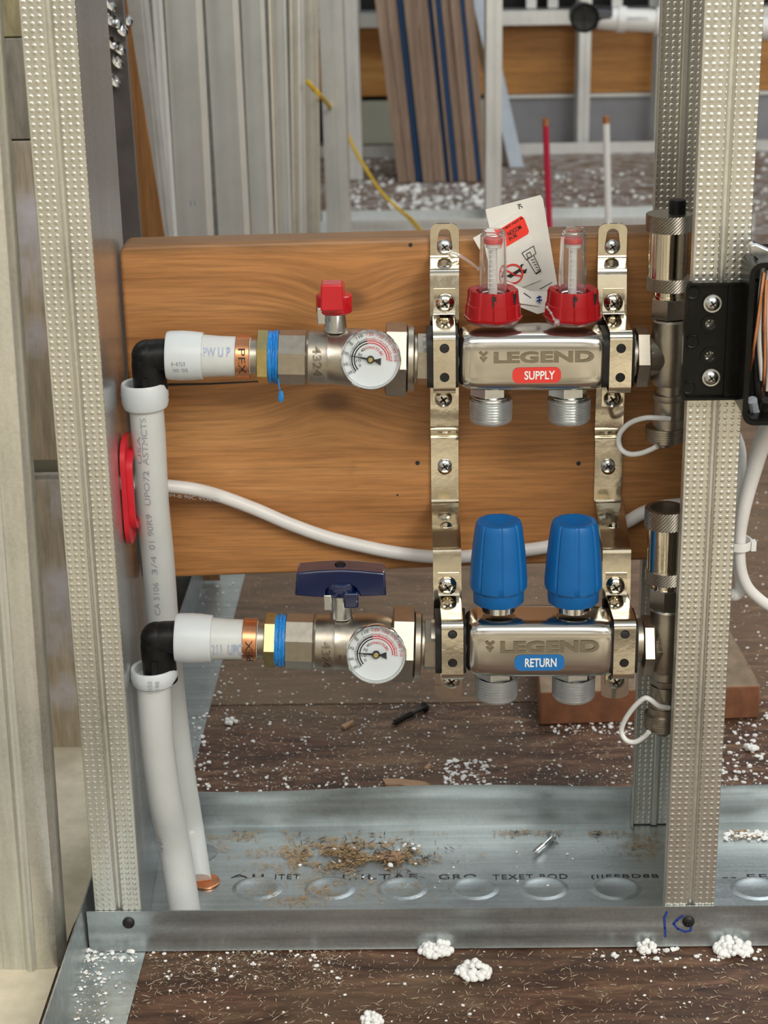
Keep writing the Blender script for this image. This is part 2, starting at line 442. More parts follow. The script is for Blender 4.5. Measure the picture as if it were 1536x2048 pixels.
def line_px(mb, pts, wpx, Y, th=.0002):
    for (a, b) in zip(pts, pts[1:]):
        A = W(*a, Y); B = W(*b, Y); d = (B - A); L = d.length
        if L < 1e-6: continue
        d.normalize(); n = Vector((-d.z, 0, d.x)) * (wpx / pxm(A) / 2)
        mb.prism([A - n - d * n.length * .5, B - n + d * n.length * .5, B + n + d * n.length * .5, A + n - d * n.length * .5], (0, th, 0))
    return mb
class AX:         # a nearly horizontal axis given by two pixels on plane Y
    def __init__(s, x0, y0, x1, y1, Y):
        s.a = W(x0, y0, Y); s.b = W(x1, y1, Y); s.x0 = x0; s.x1 = x1; s.Y = Y; s.d = (s.b - s.a).normalized(); s.y0 = y0; s.y1 = y1
        s.fm = fr(s.a, s.d, (0, 0, 1)); s.k = pxm((s.a + s.b) / 2)
    def t(s, x):
        y = s.y0 + (s.y1 - s.y0) * (x - s.x0) / (s.x1 - s.x0); return (W(x, y, s.Y) - s.a).dot(s.d)
    def lathe(s, mb, prof, segs=40, rot=0, sm=None):
        return mb.lathe(s.fm @ Matrix.Rotation(rot, 4, 'Z'), [(s.t(x), r / s.k) for x, r in prof], segs, sm=sm)
    def at(s, x): return s.a + s.d * s.t(x)
def vlathe(mb, xc, yref, Y, prof, segs=40, rot=0, sm=None, knurl=None, closed=False, direction=(0, 0, 1)):
    # vertical axis through pixel xc at row yref; prof rows are (pixel y of the front edge, half width px)
    base = W(xc, yref, Y); k = pxm(base); o = Vector((base.x, Y, 0)); P = []
    for (y, hw) in prof: P.append((W(xc, y, Y - hw / k).z, hw / k))
    fm = fr(o, direction) @ Matrix.Rotation(rot, 4, 'Z')
    mb.lathe(fm, P, segs, sm=sm, closed=closed, rfun=knurl); return o
def knurl_ring(mb, xc, yref, Y, y0, y1, hw, n=76, rows=10, amp=.0003, bore=None):
    base = W(xc, yref, Y); k = pxm(base); r = hw / k; z0 = W(xc, y1, Y - r).z; z1 = W(xc, y0, Y - r).z; rings = []
    for j in range(rows + 1):
        z = z0 + (z1 - z0) * j / rows
        rings.append([mb.bm.verts.new((base.x + (r + (amp if (i + j) % 2 else -amp)) * math.cos(2 * PI * i / n), Y + (r + (amp if (i + j) % 2 else -amp)) * math.sin(2 * PI * i / n), z)) for i in range(n)])
    for a, b in zip(rings, rings[1:]):
        for i in range(n):
            j = (i + 1) % n; mb.face([a[i], a[j], b[j]], sm=False); mb.face([a[i], b[j], b[i]], sm=False)
    mb.face(list(reversed(rings[0])), sm=False)
    if bore is None: mb.face(rings[-1], sm=False)
    else:
        ri = bore / k; top = [mb.bm.verts.new((base.x + ri * math.cos(2 * PI * i / n), Y + ri * math.sin(2 * PI * i / n), z1)) for i in range(n)]
        bot = [mb.bm.verts.new((base.x + ri * math.cos(2 * PI * i / n), Y + ri * math.sin(2 * PI * i / n), z1 - .03)) for i in range(n)]
        for i in range(n):
            j = (i + 1) % n; mb.face([rings[-1][i], rings[-1][j], top[j], top[i]], sm=False); mb.face([top[i], top[j], bot[j], bot[i]])
        mb.face(bot, sm=False)
# ------------------------------------------------------------------ THE SETTING
def floor_mat():
    m, t, b = node_mat('osb_floor')
    tc = N(t, 'TexCoord'); s = N(t, 'SeparateXYZ'); t.links.new(tc.outputs['Object'], s.inputs[0])
    v1 = coords(t, (16, 70, 16), rot=(0, 0, .12)); v2 = coords(t, (130, 620, 60), rot=(0, 0, -.25)); v3 = coords(t, (1, 1, 1))
    big = noise_n(t, v1, 1.0, 5, .62, 1.2); fine = noise_n(t, v2, 1.0, 4, .65, .8); patch = noise_n(t, v3, 5, 3)
    v4 = N(t, 'TexVoronoi'); v4.inputs['Scale'].default_value = 1.0; t.links.new(coords(t, (26, 110, 20), rot=(0, 0, .25)), v4.inputs['Vector'])
    c = ramp(t, big, [(.28, (.022, .010, .006)), (.45, (.080, .038, .022)), (.58, (.135, .068, .040)), (.72, (.24, .15, .085))])
    sc = N(t, 'SeparateColor'); t.links.new(v4.outputs['Color'], sc.inputs[0])
    c = mix(t, .45, c, ramp(t, sc.outputs[0], [(.1, (.30, .30, .30)), (.9, (.72, .70, .66))]), 'OVERLAY')
    c = mix(t, .5, c, ramp(t, fine, [(.3, (.2, .2, .2)), (.7, (.75, .75, .75))]), 'OVERLAY')
    c = mix(t, mth(t, 'MULTIPLY', ramp(t, patch, [(.5, (0, 0, 0)), (.66, (1, 1, 1))]), .35), c, (.20, .15, .085))
    # board beyond the joint is paler and greener
    far = mth(t, 'GREATER_THAN', s.outputs[1], G(760, 1407).y)
    c = mix(t, mth(t, 'MULTIPLY', far, .30), c, (.30, .21, .13), 'MIX')
    # loose white dust further back in the room
    dn = noise_n(t, coords(t, (26, 60, 20)), 1.0, 6, .72, .5)
    fm_ = N(t, 'MapRange'); fm_.inputs[1].default_value = 2.2; fm_.inputs[2].default_value = 3.3; t.links.new(s.outputs[1], fm_.inputs[0])
    dust = mth(t, 'MULTIPLY', ramp(t, dn, [(.48, (0, 0, 0)), (.62, (1, 1, 1))]), fm_.outputs[0])
    c = mix(t, mth(t, 'MULTIPLY', dust, .75), c, (.66, .66, .68))
    t.links.new(c, b.inputs['Base Color']); b.inputs['Roughness'].default_value = .62
    nb = bump(t, b, big, .5, .002); bump(t, b, fine, .5, .0008, nb)
floor_mat()
mb = MB(); mb.sm = False
jy = G(760, 1407).y
mb.box((.2, (.62 + jy) / 2, -.010), (5.0, jy - .62 - .0015, .02)); mb.box((.2, (jy + 5.2) / 2, -.0095), (5.0, 5.2 - jy - .0015, .02)); mb.box((.2, 2.9, -.03), (5.0, 4.6, .016))
fl = mb.build('floor', ['osb_floor'], bevel=.0008); struct(fl, 'dark brown strand board floor littered with white foam bits', 'floor')

m_g, t_g, b_g = node_mat('reflector_patches')
t_g.links.new(ramp(t_g, noise_n(t_g, coords(t_g, (1, 2.0, 1)), 4.0, 3, .5), [(.42, (.10, .075, .05)), (.50, (.42, .36, .26)), (.58, (.85, .76, .58))]), b_g.inputs['Base Color']); b_g.inputs['Roughness'].default_value = .8  # light and dark patches invented to give the metal reflections contrast
mb = MB(); mb.box((0, -2.2, -.03), (9, 5.6, .02)); gr_ = mb.build('ground_reflector', 'reflector_patches'); struct(gr_, 'unseen pale patchy ground added to brighten the metal reflections', 'floor')  # unseen slab added as a reflector for the metal faces
YF = 4.12
wood('panel_wood', [(.30, .12, .025), (.48, .22, .055), (.62, .33, .11)], grain=(.8, 10, 14), rough=.5, scale=1.2)
zt = lambda y: W(1100, y, YF).z
mb = MB(); mb.box((.2, YF + .16, 1.2), (4.6, .04, 2.4)); bw = mb.build('wall_back', 'dark_void'); struct(bw, 'far wall behind the framing', 'wall')
mb = MB(); mb.box((.2, YF + .11, (zt(198) + zt(34)) / 2), (4.4, .03, zt(34) - zt(198)))
bp = mb.build('trim_1', 'panel_wood'); struct(bp, 'orange wood band along the far wall', 'trim')
mb = MB(); mb.sheet([(0, -.03), (0, 0), (.07, 0), (.07, -.02)], .002, (-2, YF + .03, 0), (2.3, YF + .03, 0), place=lambda u, v: Vector((0, u, zt(24) + v)))
mb.box((.2, YF + .09, zt(34) + .003), (4.3, .02, .008)); so = mb.build('trim_2', 'galv_pale'); struct(so, 'pale metal sill above the orange wood band', 'trim')
mb = MB()
for x in (708, 872, 950, 1066, 1110, 1240, 1316): mb.box((W(x, 10, YF).x, YF + .06, zt(20) + .25), (.022, .02, .5))
mb.box((.2, YF + .09, zt(34) + .6), (4.3, .02, .04)); wf = mb.build('window_1', 'pvc_white'); struct(wf, 'pale window frame along the top of the far wall', 'window')
mb = MB(); x0 = W(1000, 240, YF).x; mb.box(((x0 + 2.2) / 2, YF + .10, (zt(205) + 0) / 2), (2.2 - x0, .02, zt(205)))
g1 = mb.build('trim_3', 'grey_panel'); struct(g1, 'grey lower strip of the far wall', 'trim')
mb = MB(); xl = W(722, 240, YF).x; mb.box(((xl + x0) / 2, YF + .10, zt(205) / 2), (x0 - xl, .02, zt(212)))
g2 = mb.build('trim_4', 'green_panel'); struct(g2, 'greenish lower strip of the far wall beside the board stack', 'trim')
mb = MB(); mb.box((x0 + 1.0, YF + .088, zt(205) + .003), (2.0, .012, .007)); g3 = mb.build('trim_5', 'galv_pale'); struct(g3, 'thin bright strip on top of the grey panel', 'trim')

def c_section(w, depth, lip=.007, groove=True, x0=0, back_groove=True):
    g = .0017
    def fl(y, s):   # flange from web side (x=w) or lip side
        return [(x0, y), (x0 + w * .44, y), (x0 + w * .475, y + s * g), (x0 + w * .565, y + s * g), (x0 + w * .60, y), (x0 + w, y)]
    front_ = fl(0, 1) if groove else [(x0, 0), (x0 + w, 0)]
    back_ = list(reversed(fl(depth, -1))) if groove and back_groove else [(x0 + w, depth), (x0, depth)]
    pts = [(x0, lip)] + front_ + back_ + [(x0, depth - lip)]
    mis = []
    for i in range(len(pts) - 1):
        a, b = pts[i], pts[i + 1]
        flat = abs(a[1] - b[1]) < 1e-6 and abs(a[0] - b[0]) > w * .3
        web = abs(a[0] - b[0]) < 1e-6 and abs(a[1] - b[1]) > depth * .5
        mis.append(1 if flat else (2 if web else 0))
    return pts, mis
def stud(name, label, xl, w, Y, depth, z0, z1, mats=('galv', 'galv_dimple', 'galv_web'), group=None, lean=0.0, flip=False, groove=True, t=.0009, lip=.007, skew=0):
    pts, mis = c_section(w, depth, lip, groove)
    if flip: pts = [(w - u, v) for u, v in pts]
    pts = [(u + skew * v / depth, v) for u, v in pts]
    mb = MB(); mb.sm = False
    mb.sheet(pts, t, (xl, Y, z0), (xl + lean * (z1 - z0), Y, z1), mis)
    o = mb.build(name, list(mats), at=(xl, Y, z0), bevel=.0007 if Y < 1.4 else 0)
    return tag(o, label, 'metal stud', group)
ZT = .0035
XL0, XL1 = W(190, 1815, F0).x, W(281, 1815, F0).x
XR0, XR1 = W(1331, 1815, F0).x, W(1428, 1815, F0).x
stud('metal_stud', 'dimpled galvanised stud at the left end of the wall frame beside the white pipes', XL0, XL1 - XL0, F0 + .0014, .148, ZT, 2.3, skew=-.0065)
stud('metal_stud', 'dimpled galvanised stud on the right with the black plate screwed to it', XR0, XR1 - XR0, F0 + .0014, .148, ZT, 2.3, skew=-.003)

# floor track under the two studs
hF = W(800, 1817, F0).z; hB = W(800, 1596, F0 + .152).z
print('track heights', hF, hB, 'back junction expects', F0 + .152, 'measured', G(800, 1662).y, 'studs w', XL1 - XL0, XR1 - XR0)
hB = .033
prof = [(0, hF), (0, hF * .80), (.0003, hF * .76), (.0003, hF * .60), (0, hF * .56), (0, hF * .34), (.0003, hF * .30), (.0003, hF * .10), (0, .0022),
        (.152, .0022), (.152, hB * .55), (.1526, hB * .62), (.1526, hB * .8), (.152, hB * .87), (.1525, hB)]
xa = G(183, 1897).x
mb = MB(); mb.sm = False
mb.sheet(prof, .0011, (xa, F0, 0), (.62, F0, 0), [0] * 8 + [1] + [0] * 5, place=lambda u, v: Vector((0, u, v)), steps=36)
for v in mb.bm.verts:      # the back flange is slightly wavy
    if v.co.y > F0 + .14 and v.co.z > hB * .5: v.co.z += .0016 * math.sin(v.co.x * 21 + 1.2) * (v.co.z / hB); v.co.y += .0012 * math.sin(v.co.x * 17)
mb.sm = True; mb.mi = 1
for px in (515, 660, 805, 947, 1086, 1232, 1512):      # pressed bosses in the web
    g = G(px, 1776, .003)
    fm = Matrix.Translation((g.x, g.y, .0026)); mb.lathe(fm, [(0, .0180), (.0010, .0148), (.0011, .0138), (.0004, .0118), (.0003, .0001)], 24, sm=True, sx=1, sy=.85)
trk = mb.build('floor_track', ['galv_track', 'galv_track'], at=(xa, F0, 0)); tag(trk, 'galvanised floor track running across the picture under both studs', 'floor track')
for txt, px, wpx in (('- AJI', 475, 105), ('ITET', 575, 50), ('I..ILTAE', 760, 150), ('GRO', 915, 75), ('TEXET BOD', 1060, 150), ('(IIEEBD8B', 1250, 135), ('-- EE', 1490, 90)):
    g = G(px, 1753, .003); fm = Matrix.Translation((g.x, g.y, .00300)) @ Matrix.Rotation(0, 4, 'Z')
    put_text(txt, None, wpx / pxm(g), .0060, 'print_black', trk, 'printed_text', fm=fm, space=1.15)
# marker scribble 1D on the front flange
mb = MB()
line_px(mb, [(1334, 1824), (1329, 1836), (1330, 1856), (1331, 1874)], 4.2, F0 - .0010, .0003)
line_px(mb, [(1366, 1832), (1354, 1841), (1347, 1848), (1356, 1858), (1370, 1864), (1381, 1862), (1383, 1850)], 4.0, F0 - .0010, .0003)
mb.build('marker_number', 'marker_blue', trk)

def pan_screw(parent, name, fm, r, mat, slot=True, h=None, ring=False):
    mb = MB(); h = h or r * .55
    mb.lathe(fm, [(-.002, r * .5), (0, r), (h * .35, r * .97), (h * .75, r * .75), (h, r * .35), (h * 1.02, .0)], 28)
    if ring: mb.lathe(fm, [(-.001, r * 1.0), (-.001, r * 1.25), (h * .25, r * 1.2), (h * .3, r * .95)], 28, closed=True)
    o = mb.build(name, mat, parent, at=fm.translation)
    if slot:
        m2 = MB(); m2.box((0, 0, h * .96), (r * .95, r * .20, h * .35), fm @ Matrix.Rotation(.6, 4, 'Z')); m2.box((0, 0, h * .96), (r * .20, r * .95, h * .35), fm @ Matrix.Rotation(.6, 4, 'Z'))
        m2.build('cross_recess', 'print_black', o)
    return o
for (x, y, lb) in ((257, 1846, 'black pan head screw in the track below the left stud'), (1377, 1843, 'black pan head screw in the track beside the blue marker scribble')):
    p = W(x, y, F0 - .0008); tag(pan_screw(None, 'screw', front(p), 12 / pxm(p), 'black_screw'), lb, 'screw')
p = G(1088, 1702, .0035)      # loose self-drilling screw lying in the track
mb = MB(); a = G(1066, 1708, .0065); b = G(1108, 1672, .0065); d = (b - a).normalized(); L = (b - a).length
prof = [(0, .0003), (.003, .0012)]
for i in range(9): prof += [(.003 + i * .0013, .0021), (.0036 + i * .0013, .0014)]
prof += [(L - .004, .0017), (L - .002, .0030), (L - .0015, .0048), (L, .0046), (L + .0012, .0030), (L + .0016, 0)]
mb.lathe(fr(a, d), prof, 20); tag(mb.build('loose_screw', 'zinc', at=p), 'shiny loose screw lying in the floor track right of centre', 'screw')

# side track running away from the camera on the left
mb = MB(); mb.sm = False
b0 = G(254, 2048); b1 = G(490, 1152); dirv = (b1 - b0).normalized(); wv = (b0 - G(130, 2048)).length
s0 = b0 - dirv * .35; s1 = b0 + dirv * 2.4
nrm = Vector((dirv.y, -dirv.x, 0))
mb.sheet([(-wv - .0006, .036), (-wv, .0008), (0, .0008)], .0010, s0, s1, place=lambda u, v: nrm * u + Vector((0, 0, v)))
st = mb.build('floor_track', 'galv_track', at=s0); tag(st, 'dusty galvanised track running away from the camera along the left side', 'floor track')
p = G(158, 1893, .012)
mb = MB(); mb.lathe(fr(G(158, 1885, .014) , (1, -.3, 0)), [(0, .0055), (.0015, .0045), (.002, 0)], 20); tag(mb.build('screw', 'zinc'), 'flat silver screw head in the flange of the left side track', 'screw')

# near left stud, cream board and boards behind
mb = MB(); mb.sm = False
YN = G(60, 1941).y
pA = W(128, 1938, YN); pB = W(20, 400, YN); slope = (pB.x - pA.x) / (pB.z - pA.z)
pr = [(-.075, 0), (-.040, 0), (-.0385, .0008), (-.037, 0), (-.0235, -.0005), (-.0215, -.0028), (-.0195, -.0028), (-.0175, 0), (-.009, .0003), (-.004, .0018), (-.0015, .005), (-.0008, .010), (-.0008, .016), (-.012, .018)]
mb.sm = True
mb.sheet(pr, .0010, (pA.x, YN, .001), (pA.x + slope * 1.6, YN, 1.6), [2 if i < 7 else (1 if 7 <= i < 9 else 0) for i in range(13)], sm=False)
o = mb.build('metal_stud', ['galv', 'galv', 'galv_beige'], at=(pA.x, YN, 0), bevel=.0006); tag(o, 'wide dull metal stud at the left edge of the picture standing nearest the camera', 'metal stud')
mb = MB(); q = [G(-260, 1930), G(128, 1925), G(172, 1815), G(200, 1700), G(190, 1500), G(-300, 1500)]
edge = [G(-260, 2240), G(20, 2240), G(84, 2052), G(118, 1950), G(150, 1860), G(172, 1812), G(222, 1640), G(262, 1480), G(-260, 1480)]
mb.prism([Vector((v.x - (.002 if i in (1, 2, 3, 4, 5, 6, 7) else 0), v.y, .0004)) for i, v in enumerate(edge)], (0, 0, .0008)); o = mb.build('insulation_board', 'cream_board', at=G(0, 1980)); tag(o, 'rough cream sheet on the floor at the lower left corner', 'board')
wood('stained_board', [(.30, .24, .15), (.40, .33, .24), (.46, .41, .33)], grain=(14, 8, 1.5), rough=.6, dirt=(7, .50, (.62, .60, .68)))
wood('greenish_board', [(.30, .26, .13), (.42, .37, .22), (.50, .46, .33)], grain=(10, 6, 3), rough=.6, dirt=(6, .60, (.60, .60, .62)))
wood('lavender_board', [(.22, .20, .15), (.30, .28, .24), (.40, .39, .42)], grain=(10, 6, 2), rough=.6, dirt=(5, .52, (.50, .50, .60)))
YB = 1.27
for nm, y0, y1, mt, lb in (('board', -260, 76, 'greenish_board', 'mottled yellowish board at the top left corner behind the framing'),
                           ('board', 78, 281, 'lavender_board', 'grey brown board with a lavender smear behind the left stud near the top'),
                           ('board', 284, 924, 'stained_board', 'brown board with pale paint stains seen between the two left studs'),
                           ('board', 962, 1600, 'stained_board', 'pale brown board below the dark gap between the two left studs')):
    a = W(-100, y0, YB); b = W(-100, y1, YB); mb = MB(); XX = W(150, 800, YB).x
    mb.box((XX - .15, YB + .009, (a.z + b.z) / 2), (.32, .018, a.z - b.z)); tag(mb.build(nm, mt, at=(XX - .1, YB, b.z), bevel=.001), lb, 'board')
mb = MB(); a = W(0, 900, YB + .035); b = W(0, 985, YB + .035); mb.box((XX - .15, YB + .04, (a.z + b.z) / 2), (.3, .02, a.z - b.z)); tag(mb.build('batten', 'green_panel', at=(XX, YB + .04, b.z)), 'dark batten in the gap between the brown boards on the left', 'batten')

# plank
PC = W(768, 800, YP)
def pl(px, py): v = W(px, py, YP) - PC; return v.x, v.z
k1 = pl(700, 600); k2 = pl(668, 803); k3 = pl(1235, 700); k4 = pl(330, 575)
wood('plank_wood', [(.30, .125, .038), (.42, .190, .062), (.53, .27, .100)], grain=(1.3, 26, 30), knots=[(k1[0], k1[1], .010, .016), (k2[0], k2[1], .011, -.015), (k3[0], k3[1], .005, .007)], rough=.45, dirt=(9, .66, (.20, .10, .045)), topstain=(pl(768, 478)[1] - .004 + .006, .012))
tl, tr, br, bl = [W(x, y, YP) for x, y in ((241, 491), (1455, 461), (1455, 1117), (297, 1158))]
webL = XL1 + .0008 - .0050; webR = XR1 - .0012 - .0030
for v in (tl, bl): v.x = webL + .0008
for v in (tr, br): v.x = webR - .001
out = []
c_ = tl; r_ = .006
for k in range(6):
    a = PI - k * PI / 10; out.append(Vector((tl.x + r_ + r_ * math.cos(a), YP, tl.z - r_ + r_ * math.sin(a))))
out += [tr, br, bl]
mb = MB(); mb.prism(out, (0, .026, 0))
plank = mb.build('wooden_plank', 'plank_wood', at=PC, bevel=.0025, bseg=3); tag(plank, 'reddish wooden plank fixed between the studs behind the manifolds', 'plank')
mb = MB(); poly_px(mb, [(328, 767), (420, 766), (518, 762), (518, 764), (420, 769.5), (328, 772)], YP - .0003, .0006); mb.build('crack', 'print_black', plank)
for (x, y, r) in ((821, 490, 4), (835, 926, 4.5), (1157, 927, 4.5), (795, 990, 2)): 
    p = W(x, y, YP - .0002); mb = MB(); mb.lathe(front(p), [(-.0004, r / pxm(p)), (.0001, r / pxm(p))], 12); mb.build('nail_hole', 'print_black', plank)

# ---- background framing on the far side
TK = G(1000, 471).y
hT = W(1000, 437, TK).z
mb = MB(); mb.sm = False
mb.sheet([(0, hT), (.0, hT * .6), (.001, hT * .5), (0, .002), (.09, .002), (.09, hT)], .0012, (W(640, 440, TK).x, TK, 0), (.62, TK, 0), place=lambda u, v: Vector((0, u, v)))
tag(mb.build('floor_track', 'galv_pale', at=(0, TK, 0)), 'bright floor track just visible above the plank in the next room', 'floor track')
def bstud(xl, xr, yy, Y, label, z1=2.2, name='metal_stud', mats=('galv_pale', 'galv_pale', 'galv'), group=None, lean=0, depth=.09, z0=.004):
    a = W(xl, yy, Y); b = W(xr, yy, Y); pts, mis = c_section(b.x - a.x, depth, .006); mb = MB()
    zz = a.z; xb = a.x - lean * (zz - z0)
    mb.sheet(pts, .0012, (xb, Y, z0), (xb + lean * (z1 - z0), Y, z1), mis, sm=False)
    return tag(mb.build(name, list(mats), at=(xb, Y, z0)), label, 'metal stud', group)
bstud(973, 1003, 200, TK + .002, 'slim stud in the next room right of the leaning board stack')
bstud(645, 690, 200, 2.72, 'grey stud in the next room left of the orange wood gap', lean=-.010)
bstud(692, 719, 150, 3.75, 'bright narrow stud beside the orange wood gap', lean=-.012)
bstud(1158, 1180, 150, YF - .03, 'slim stud against the far wall below the black pipe end')
bstud(1311, 1322, 250, YF - .03, 'narrow stud against the far wall beside the near right stud')
Yq = G(1100, 309).y; mb = MB(); mb.sm = False
hq = W(1100, 286, Yq).z
mb.sheet([(0, hq), (0, .002), (.08, .002)], .0015, (W(640, 300, Yq).x, Yq, 0), (1.9, Yq, 0), place=lambda u, v: Vector((0, u, v)))
tag(mb.build('floor_track', 'galv_pale', at=(0, Yq, 0)), 'pale floor track along the foot of the far wall', 'floor track')

# bundle of steel members standing left
def lean_member(e0, e1, Y, mat, label, depth=.014, z1=1.25, yb=470, name='steel_channel', cat='steel channel', group=None, lipw=True):
    a0, b0 = W(e0[0], 0, Y), W(e0[1], 0, Y); a1, b1 = W(e1[0], yb, Y), W(e1[1], yb, Y)
    def X(p, q, z): return p.x + (q.x - p.x) * (z - p.z) / (q.z - p.z)
    mb = MB(); wd = ((b0.x - a0.x) + (b1.x - a1.x)) / 2; r = min(.0022, wd * .12)
    bv = min(.0050, wd * .16); gp = min(.0055, wd * .2)
    pts = [(0, depth), (0, r * 1.2), (r * .35, r * .35), (r * 1.2, 0), (wd * .5, .0006), (wd - bv, 0), (wd, bv * 1.15), (wd, depth)]
    mb.sheet(pts, .0009, (X(a0, a1, .004), Y, .004), (X(a0, a1, z1), Y, z1), sm=True)
    return tag(mb.build(name, mat, at=(X(a0, a1, .004), Y, .004)), label, cat, group)
stack = [((272, 300), (322, 334), 1.74, 'grey_sheet', 'leftmost narrow channel of the standing steel bundle with a bright edge'),
         ((304, 324), (336, 347), 1.80, 'galv_soft', 'second narrow channel of the standing steel bundle'),
         ((329, 400), (356, 425), 1.84, 'galv_pale', 'widest pale channel of the steel bundle with a small green mark'),
         ((410, 475), (437, 497), 1.92, 'galv_pale', 'broad pale channel right of the widest one in the steel bundle'),
         ((482, 527), (503, 545), 2.02, 'galv_pale', 'middle channel of the steel bundle'),
         ((536, 546), (551, 560), 2.10, 'galv', 'thin channel right of the middle one in the steel bundle'),
         ((549, 572), (562, 580), 2.16, 'galv_pale', 'narrow pale channel in the right half of the steel bundle'),
         ((578, 592), (585, 598), 2.22, 'galv', 'thin ribbed channel next to the last of the steel bundle'),
         ((594, 606), (600, 612), 2.28, 'galv_pale', 'thin bright channel second from the right of the steel bundle'),
         ((608, 634), (614, 641), 2.34, 'galv', 'rightmost dull channel of the steel bundle beside the dark gap')]
for e0, e1, Y, mt, lb in stack: lean_member(e0, e1, Y, mt, lb, group='steel channels standing in the next room')
mb = MB(); a_ = W(322, 470, 2.46); b_ = W(652, 470, 2.46); mb.prism([(a_.x - .05, 2.46, .003), (b_.x - .01, 2.46, .003), (b_.x - .03, 2.46, 1.2), (a_.x - .10, 2.46, 1.2)], (0, .003, 0)); tag(mb.build('steel_sheet', 'galv_dark', at=(a_.x, 2.46, 0)), 'dark backing sheet added so the gaps between the steel channels look dark', 'steel sheet')  # added backing, stands in for the dim nested studs in the gaps
mb = MB(); line_px(mb, [(381, 402), (381, 412)], 1.6, 1.8385, .0003); line_px(mb, [(389, 402), (390, 411)], 1.6, 1.8385, .0003); tag(mb.build('ink_mark', 'print_grey'), 'small dark tick mark on the widest pale channel', 'mark')
wood('rusty_board', [(.13, .06, .03), (.26, .12, .04), (.36, .17, .06)], grain=(20, 6, 1.2), rough=.45)
simple('grey_plate', (.16, .15, .15), .5, .35, .2, 30)
def quad_member(pts, Y, th, mat, name, label, cat):
    # pts: pixel quad top-left, top-right, bottom-right, bottom-left extended to the floor in plane Y
    p = [W(x, y, Y) for x, y in pts]
    def ext(a, b, z): return Vector((a.x + (b.x - a.x) * (z - a.z) / (b.z - a.z), Y, z))
    q = [ext(p[0], p[3], .61), ext(p[1], p[2], .61), p[2], ext(p[1], p[2], .004), ext(p[0], p[3], .004), p[3]]
    if q[3].x < q[4].x + .004: q[3].x = q[4].x + .004
    mb = MB(); mb.prism(q, (0, th, 0)); return tag(mb.build(name, mat, at=q[4], bevel=.0005), label, cat)
quad_member([(205, 0), (247, 0), (282, 470), (240, 470)], 1.52, .006, 'grey_plate', 'steel_plate', 'dark grey steel plate beside the left stud with screw points sticking out', 'plate')
quad_member([(228, 0), (253, 0), (329, 470), (270, 470)], 1.60, .003, 'rusty_board', 'board', 'orange brown board leaning behind the dark steel plate', 'board')
quad_member([(245, 0), (282, 0), (330, 470), (318, 470)], 1.625, .003, 'grey_sheet', 'steel_sheet', 'grey sliver of steel sheet between the rusty board and the steel bundle', 'steel sheet')
for i, (x, y, lb) in enumerate(((224, 14, 'topmost screw point by the left stud'), (222, 44, 'screw point half hidden by the stud edge'), (236, 50, 'screw point left of the pair near the top'),
                                (258, 45, 'screw point furthest to the right on the rusty board'), (248, 66, 'screw point below the pair near the top'), (227, 92, 'screw point left of the middle pair'),
                                (243, 103, 'screw point right of the middle pair'), (239, 130, 'screw point second from the bottom'), (233, 167, 'lowest screw point by the left stud'))):
    a = W(x, y, 1.512 if i != 3 else 1.593); k = pxm(a); mb = MB(); d = Vector((.45, -1, -.55)).normalized()
    base = a - d * .012
    mb.lathe(fr(base, d), [(0, .0030), (.004, .0030), (.0055, .0026)], 16); mb.lathe(fr(base + d * .004, d), [(0, .0042), (.006, .0040), (.009, .0032), (.0125, .0016), (.013, 0)], 6, sm=False)
    tag(mb.build('hex_screw', 'chrome', at=base), 'shiny hex ' + lb, 'screw', 'screw points by the left stud')

# stack of boards leaning in the next room
wood('board_edge', [(.20, .13, .09), (.32, .225, .165), (.42, .31, .24)], grain=(34, 4, 1.0), rough=.8, scale=1.6)
YS_ = G(860, 367).y
brd = [(750, 771, 797, 815, 0, 'leftmost brown board of the leaning stack'), (772, 792, 816, 832, 0, 'brown board left of the widest blue sheet'), (793, 806, 833, 846, 1, 'widest blue sheet in the leaning stack'),
       (807, 831, 847, 868, 0, 'brown board right of the widest blue sheet'), (832, 854, 869, 892, 0, 'brown board left of the paired blue sheets'), (855, 863, 893, 900, 1, 'left blue sheet of the close pair'),
       (864, 870, 901, 906, 0, 'thin brown board between the paired blue sheets'), (871, 881, 907, 917, 1, 'right blue sheet of the close pair'), (882, 899, 918, 934, 0, 'brown board right of the paired blue sheets'),
       (900, 919, 935, 954, 0, 'brown board left of the narrow blue sheet'), (920, 928, 955, 963, 1, 'narrow blue sheet near the right of the stack'), (929, 948, 964, 974, 0, 'rightmost brown board of the leaning stack')]
for i, (a, b, c, d, bl_, lb) in enumerate(brd):
    Yb = YS_ + (.012 if bl_ else .004 * (i % 3)); p = [W(a, 0, Yb), W(b, 0, Yb), W(d, 368, Yb), W(c, 368, Yb)]
    def ext(u, v, z): return Vector((u.x + (v.x - u.x) * (z - u.z) / (v.z - u.z), Yb, z))
    mb = MB(); mb.prism([ext(p[0], p[3], .55), ext(p[1], p[2], .55), ext(p[1], p[2], .002), ext(p[0], p[3], .002)], (0, .125, 0))
    o = mb.build('blue_sheet' if bl_ else 'board', 'blue_coating' if bl_ else 'board_edge', at=ext(p[0], p[3], .002), bevel=.0008)
    tag(o, lb, 'board', 'boards leaning in the next room')
